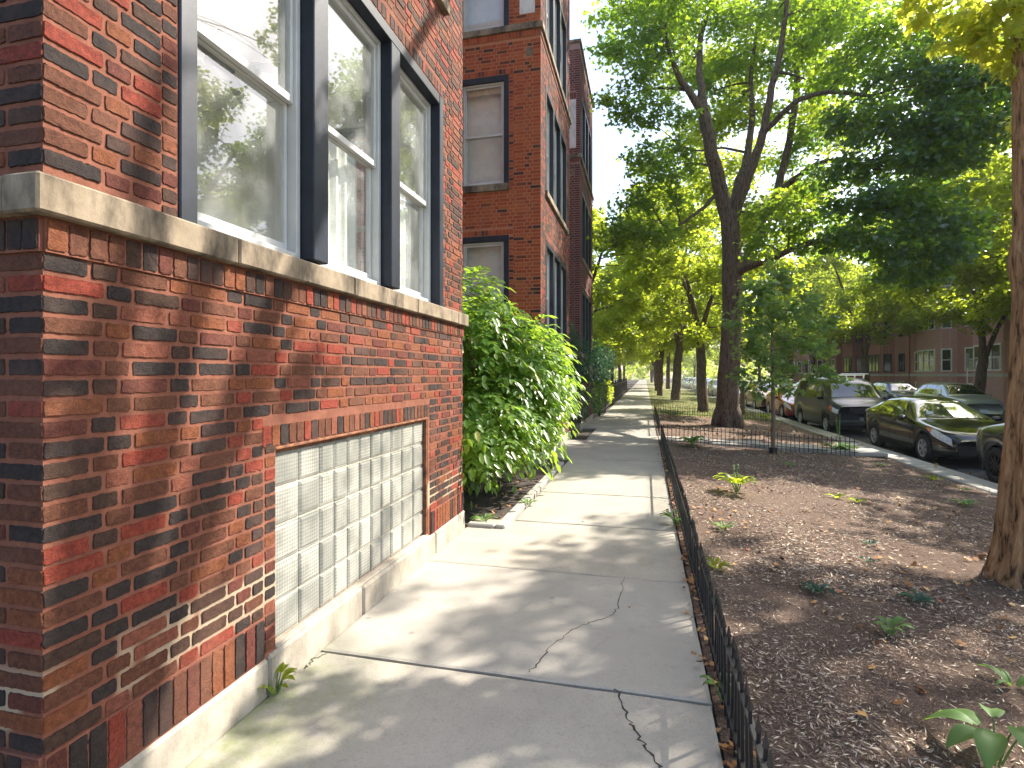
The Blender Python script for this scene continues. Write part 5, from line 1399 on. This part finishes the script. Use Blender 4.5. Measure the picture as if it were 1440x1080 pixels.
def van_extra(root, shp):
    m = MB(); m.box(-.86, .86, -.07, .10, .33, .52, None, .04); m.box(-.90, -.86, -.05, .55, .34, .5, None, .02); m.box(.86, .90, -.05, .55, .34, .5, None, .02); m.build('bumper', M['trim'], root, local=True)
    g_ = MB()
    for z in (.74, .78, .82, .86, .90): g_.box(-.44, .44, -.012, .03, z, z + .022)
    g_.build('grille', M['trim'], root, local=True)
    e = MB(); c = Vector((0, -.022, .82)); n = 28; vs = []; fs = []
    for k in range(n):
        a = 2 * math.pi * k / n
        for r in (.075, .09): vs += [(c.x + r * math.cos(a), c.y, c.z + r * math.sin(a)), (c.x + r * math.cos(a), c.y + .012, c.z + r * math.sin(a))]
    for k in range(n):
        q, w_ = k * 4, ((k + 1) % n) * 4; fs += [(q, w_, w_ + 2, q + 2), (q + 2, w_ + 2, w_ + 3, q + 3), (q, q + 1, w_ + 1, w_)]
    e.add(vs, fs)
    def stroke(p, q, r=.008): e.tube([c + Vector((p[0], -.002, p[1])), c + Vector((q[0], -.002, q[1]))], [r, r], 6)
    stroke((-.034, .066), (0, .012)); stroke((.034, .066), (0, .012)); stroke((-.062, .040), (-.030, -.058)); stroke((.062, .040), (.030, -.058)); stroke((-.030, -.058), (0, .006)); stroke((.030, -.058), (0, .006))
    e.build('emblem', M['chrome'], root, local=True)
    rk = MB()
    for y in (1.9, 2.7, 3.5): rk.box(-.72, .72, y, y + .06, 2.00, 2.04); rk.box(-.70, -.66, y, y + .05, 1.90, 2.0); rk.box(.66, .70, y, y + .05, 1.90, 2.0)
    rk.box(-.74, -.60, 1.6, 3.9, 2.041, 2.075, None, .01); rk.box(.60, .74, 1.6, 3.9, 2.041, 2.075, None, .01); rk.build('roof_rack', M['chrome'], root, local=True)
car('parked_van', 'matt charcoal van with an amber indicator, facing the camera behind the black sedan', van, P_van, (XR - .16, 20.0, RZ), rz=.02, cat='van', windows=([(1.12, 4.1), (1.85, 4.1), (1.85, 5.8), (1.42, 5.8)], [(1.98, 4.1), (3.05, 4.1), (3.05, 5.8), (1.98, 5.8)], [(3.15, 4.1), (4.35, 4.1), (4.3, 5.8), (3.15, 5.8)]),
    shield=[(.70, 6.9), (.70, 9), (1.28, 9), (1.24, 6.6)], lights=[(.02, 2.6), (.28, 2.6), (.26, 3.9), (.02, 3.9)], amber=[(.28, 2.6), (.50, 2.6), (.46, 3.9), (.27, 3.9)], tails=[(4.55, 1.5), (4.7, 1.5), (4.7, 3.2), (4.55, 3.2)], plate=(.28, -.075, .60), mirror=(1.15, 4.1), seams=((1.05, .5, 1.1, 4), (1.9, .4, 1.92, 4), (3.1, .8, 3.1, 4), (1.92, 2.9, 4.4, 2.9)), extra=van_extra)
suv = CarShape(4.6, [(0, .72), (.08, .86), (.5, .98), (1.1, 1.07), (1.5, 1.32), (1.85, 1.53), (2.2, 1.62), (3.4, 1.65), (4.1, 1.58), (4.42, 1.30), (4.55, 1.05), (4.6, .8)], [(0, .62), (.4, .86), (1.2, .99), (3.5, 1.07), (4.5, 1.08), (4.6, .75)], [(0, .68), (.1, .8), (.5, .89), (1.2, .92), (3.8, .92), (4.4, .86), (4.6, .76)], .42, (.88, 3.52), .39, .345, .24)
suv_kw = dict(windows=([(1.5, 4.15), (2.35, 4.15), (2.35, 5.85), (2.02, 5.85)], [(2.42, 4.15), (3.3, 4.15), (3.3, 5.85), (2.42, 5.85)], [(3.36, 4.2), (4.0, 4.3), (3.9, 5.7), (3.36, 5.85)]), shield=[(1.2, 7), (1.2, 9), (1.98, 9), (1.92, 6.5)], rear=[(4.05, 6.6), (4.05, 9), (4.45, 9), (4.42, 7)],
    lights=[(.08, 3.1), (.6, 3.3), (.52, 4.5), (.12, 4.2)], tails=[(4.36, 2.8), (4.55, 2.8), (4.5, 4.8), (4.3, 4.6)], grille=(.42, .5, .70, .03), plate=(0, .0, .42), mirror=(1.5, 4.1), rr=.345, seams=((1.2, .5, 1.4, 4), (2.38, .5, 2.39, 4), (3.2, 1.6, 3.33, 4)))
car('parked_sedan', 'dark red car mostly hidden behind the sapling and van', SED, P_red, (XR - .2, 26.0, RZ), **sed_kw)
car('parked_suv', 'tan suv behind the dark red car, right of the maple trunk', suv, P_tan, (XR - .35, 31.6, RZ), **suv_kw)
car('parked_sedan', 'small black car beside the kerb right behind the maple trunk', SED, P_black, (XR - .4, 37.0, RZ), **sed_kw)
car('parked_suv', 'silver suv parked across the road, its roof showing over the black sedan', suv, P_silver, (14.4, 27.9, RZ), **suv_kw)
car('parked_suv', 'dark blue suv parked across the road, right of the van', suv, P_blue, (14.5, 34.2, RZ), **suv_kw)
# the bright row far down the kerb: two kinds, then copies
W1 = car('parked_sedan', 'x', SED, P_white, (XR - .6, 43.0, RZ), group='far cars along the kerb', **sed_kw)
W2 = car('parked_suv', 'x', suv, P_silver, (XR - .6, 49.0, RZ), group='far cars along the kerb', **suv_kw)
W1['label'] = 'white sedan showing left of the maple trunk, nearest of the far row'; W2['label'] = 'silver suv second in the far row left of the maple trunk'
for k, (y, o, lb_) in enumerate(((55, W1, 'third car of the far kerbside row, white'), (61, W2, 'fourth car of the far kerbside row, silver'), (67, W1, 'fifth car of the far kerbside row, white'), (73.5, W2, 'sixth car of the far kerbside row, silver'), (80, W1, 'seventh car of the far kerbside row, white'), (87, W2, 'eighth car of the far kerbside row, silver'))):
    c = copy_tree(o); c.location = (XR - .6, y, RZ); c['label'] = lb_
for k, (y, o, lb_) in enumerate(((41, W2, 'silver suv across the road behind the dark blue suv'), (52, W1, 'white sedan across the road beyond the silver suv'), (60, W2, 'farthest silver suv across the road'))):
    c = copy_tree(o); c.location = (14.5, y, RZ); c['label'] = lb_; c['group'] = 'cars parked across the road'

# ---------------------------------------------------------------- street furniture
p = G(1044, 583); po = thing('wooden_post', 'plain weathered post standing at the kerb right of the maple trunk', 'post', p); m = MB(); m.box(p[0] - .09, p[0] + .09, p[1] - .09, p[1] + .09, -.3, 1.05, None, .02); m.build('shaft', M['bark_young'], po)
m = MB(); m.box(p[0] - .10, p[0] + .10, p[1] - .10, p[1] + .10, 1.051, 1.09, None, .01); m.build('cap', M['bark_young'], po)
sg = thing('parking_sign', 'parking sign seen edge-on on a thin pole across the road', 'sign', (16.3, 33.0, -.25)); m = MB(); m.tube([(16.3, 33, -.25), (16.3, 33, 2.75)], [.03, .03], 8); m.build('pole', M['alloy'], sg)
m = MB(); m.box(16.22, 16.38, 32.95, 32.965, 2.0, 2.7, None, .01); m.build('sign_plate', M['alloy'], sg)
hy = (5.0, 40.0, gz(5.0)); h = thing('fire_hydrant', 'small orange hydrant on the grass strip left of the maple trunk', 'hydrant', hy); m = MB()
m.lathe([(0, 0), (.17, 0), (.17, .05), (.11, .06), (.11, .48), (.14, .50), (.14, .54), (.10, .62), (.04, .70), (.03, .74), (0, .74)], hy, 'z', 18); m.build('barrel', M['amber'], h, smooth=False)
for s_ in (-1, 1):
    m = MB(); m.lathe([(0, .0), (.06, .0), (.06, .09 * s_), (0, .09 * s_)], (hy[0] + .10 * s_, hy[1], hy[2] + .40), 'x', 10); m.build('outlet', M['amber'], h)

# ---------------------------------------------------------------- buildings across the road
def far_brick(name, c1, c2, mo):
    m, t, b = new_mat(name); v = coord(t); g_ = N(t, 'ShaderNodeNewGeometry')
    s = N(t, 'ShaderNodeSeparateXYZ'); L(t, v, s.inputs[0]); cb = N(t, 'ShaderNodeCombineXYZ')
    L(t, math_(t, 'ADD', s.outputs[0], s.outputs[1]), cb.inputs[0]); L(t, s.outputs[2], cb.inputs[1])
    br = N(t, 'ShaderNodeTexBrick'); L(t, cb.outputs[0], br.inputs['Vector']); br.inputs['Scale'].default_value = 1
    br.inputs['Brick Width'].default_value = .21; br.inputs['Row Height'].default_value = .068; br.inputs['Mortar Size'].default_value = .010; br.inputs['Color1'].default_value = (*c1, 1); br.inputs['Color2'].default_value = (*c2, 1); br.inputs['Mortar'].default_value = (*mo, 1)
    c = mixc(t, maprange(t, noise(t, v, .8, 5), .4, .7, 0, .25), br.outputs[0], c2)
    L(t, c, b.inputs['Base Color']); b.inputs['Roughness'].default_value = .9; return m
M['fb1'] = far_brick('brick_far_red', (.36, .105, .075), (.29, .085, .065), (.40, .28, .23)); M['fb2'] = far_brick('brick_far_lit', (.48, .22, .18), (.41, .18, .15), (.52, .38, .33)); M['fb3'] = far_brick('brick_far_brown', (.32, .115, .09), (.26, .09, .075), (.36, .27, .23))  # rose tone puts the light on the bays into the brick colour
M['white_frame'] = plain('white_frame', (.68, .68, .66), .5, .08, 5); M['belt'] = plain('pale_belt', (.46, .42, .37), .8, .12, 4)
M['far_glass'] = plain('far_glass', (.03, .038, .042), .06, .3, 1.2, spec=.8)
def far_window(root, P, U, Nn, w_, z0, z1, n, dark=False):
    """n lights wide, frame and panes as one window part with a pane sub-part"""
    f = MB(); g_ = MB()
    def bx(m, u0, u1, a, b, d0, d1):
        p = [P + U * u + Nn * d for u in (u0, u1) for d in (d0, d1)]
        v = [(q.x, q.y, z) for z in (a, b) for q in p]
        m.add(v, [(0, 1, 3, 2), (4, 6, 7, 5), (0, 4, 5, 1), (2, 3, 7, 6), (0, 2, 6, 4), (1, 5, 7, 3)])
    fw_ = .08
    for k in range(n + 1): u = -w_ / 2 + k * (w_ - fw_) / n; bx(f, u, u + fw_, z0, z1, -.02, .05)
    bx(f, -w_ / 2 + fw_, w_ / 2 - fw_, z0, z0 + .07, -.02, .045); bx(f, -w_ / 2 + fw_, w_ / 2 - fw_, z1 - .09, z1, -.02, .045)
    zm = (z0 + z1) / 2; bx(f, -w_ / 2 + fw_, w_ / 2 - fw_, zm - .025, zm + .025, -.02, .03)
    o = f.build('window', M['navy'] if dark else M['white_frame'], root)
    bx(g_, -w_ / 2 + .02, w_ / 2 - .02, z0 + .02, z1 - .02, -.02, .012); g_.build('pane', M['far_glass'], o)
def far_block(label, x, y0, y1, bm, bay, bays, H=10.6, zb=-.22, dark=False, name='brick_apartment_building', depth=12):
    root = thing(name, label, 'building', (x, (y0 + y1) / 2, zb)); w_ = MB(); w_.box(x, x + depth, y0, y1, zb, H); w_.build('wall', bm, root)
    be = MB(); be.box(x - .06, x, y0, y1, 1.50, 1.68); be.build('belt', M['belt'], root); pr = MB(); pr.box(x - .08, x + .4, y0 - .02, y1 + .02, H, H + .18); pr.build('coping', M['belt'], root)
    U, Nn = Vector((0, 1, 0)), Vector((-1, 0, 0)); fl = ((1.85, 3.45), (4.85, 6.45), (7.8, 9.4))
    for (yc, bw) in bays:                                     # projecting bays with splayed cheeks
        m = MB(); d = .95; q = [(x, yc - bw / 2), (x - d, yc - bw / 2 + .7), (x - d, yc + bw / 2 - .7), (x, yc + bw / 2)]
        m.add([(a, b, z) for z in (zb, H - .3) for (a, b) in q], [(0, 1, 5, 4), (1, 2, 6, 5), (2, 3, 7, 6), (4, 5, 6, 7)]); m.build('bay', bay, root)
        b = MB(); q2 = [(x - .001, yc - bw / 2 - .06), (x - d - .06, yc - bw / 2 + .68), (x - d - .06, yc + bw / 2 - .68), (x - .001, yc + bw / 2 + .06)]
        b.add([(a, c, z) for z in (1.50, 1.68) for (a, c) in q2], [(0, 1, 5, 4), (1, 2, 6, 5), (2, 3, 7, 6), (4, 5, 6, 7), (3, 2, 1, 0)]); b.build('belt', M['belt'], root)
        for (a, c) in fl:
            far_window(root, Vector((x - d, yc, 0)), U, Nn, bw - 1.7, a, c, 3, dark)
            for sg in (-1, 1):
                p = Vector((x - d / 2, yc + sg * (bw / 2 - .35), 0)); n_ = Vector((-.7, sg * d, 0)).normalized(); u_ = Vector((-n_.y, n_.x, 0))
                far_window(root, p, u_, n_, .62, a, c, 1, dark)
    ys = sorted([y0] + [q for (yc, bw) in bays for q in (yc - bw / 2, yc + bw / 2)] + [y1])
    for i in range(0, len(ys) - 1, 2):
        a, b = ys[i], ys[i + 1]; n_ = max(0, int((b - a) / 1.9))
        for k in range(n_):
            yc = a + (k + .5) * (b - a) / n_
            for (c, d) in fl: far_window(root, Vector((x, yc, 0)), U, Nn, 1.05, c, d, 1, dark or (k + i) % 2 == 1)
            far_window(root, Vector((x, yc, 0)), U, Nn, .8, .25, 1.05, 2)
    return root
far_block('red brick flats across the road with white framed bay windows, behind the silver suv', 21.0, 34.0, 50.5, M['fb1'], M['fb2'], ((38.5, 4.4), (45.8, 4.2)))
far_block('darker red brick flats across the road with black framed windows, above the van', 21.3, 51.5, 67.0, M['fb3'], M['fb1'], ((56.0, 4.0), (62.5, 4.0)), 11.0, dark=True)
far_block('rightmost brick flats across the road, partly behind the near trunk', 21.0, 12.0, 33.0, M['fb1'], M['fb2'], ((18.5, 4.4), (27.5, 4.4)))
far_block('farthest brown brick flats across the road, behind the trees', 21.3, 69.0, 100.0, M['fb3'], M['fb1'], ((75, 4), (84, 4), (93, 4)), 10.8)
M['pale'] = plain('pale_siding', (.55, .55, .58), .8, .08, 2)
def pale_house(label, x0, x1, y0, y1, H, mat):
    root = thing('pale_house', label, 'house', ((x0 + x1) / 2, y0, 0)); m = MB(); m.box(x0, x1, y0, y1, -.2, H); m.build('wall', mat, root); r = MB(); r.box(x0 - .2, x1 + .2, y0 - .2, y1 + .2, H, H + .2); r.build('roof', M['roof'], root)
    for k in range(2):
        for z in (1.4, 4.6): far_window(root, Vector((x1 - 1.6 - k * 2.2, y0, 0)), Vector((1, 0, 0)), Vector((0, -1, 0)), 1.0, z, z + 1.6, 1)
        for z in (1.4, 4.6): far_window(root, Vector((x1, y0 + 3 + k * 4, 0)), Vector((0, 1, 0)), Vector((1, 0, 0)), 1.2, z, z + 1.6, 1)
pale_house('pale grey house at the left past the last brick bay', -16, -5.0, 40, 54, 8.0, M['pale'])
pale_house('far pale house at the left, behind the fence trees', -17, -5.5, 62, 84, 9.0, M['belt'])

# ---------------------------------------------------------------- summer haze
hz = MB(); hz.box(-150, 180, -60, 275, -1.65, 24)
hm = bpy.data.materials.new('haze'); hm.use_nodes = True; t = hm.node_tree; t.nodes.clear()
o = N(t, 'ShaderNodeOutputMaterial'); pv = N(t, 'ShaderNodeVolumePrincipled'); pv.inputs['Density'].default_value = .0004
pv.inputs['Color'].default_value = (.92, .95, 1, 1); pv.inputs['Anisotropy'].default_value = .35
L(t, pv.outputs[0], o.inputs['Volume'])
tag(hz.build('haze', hm), kind='stuff')
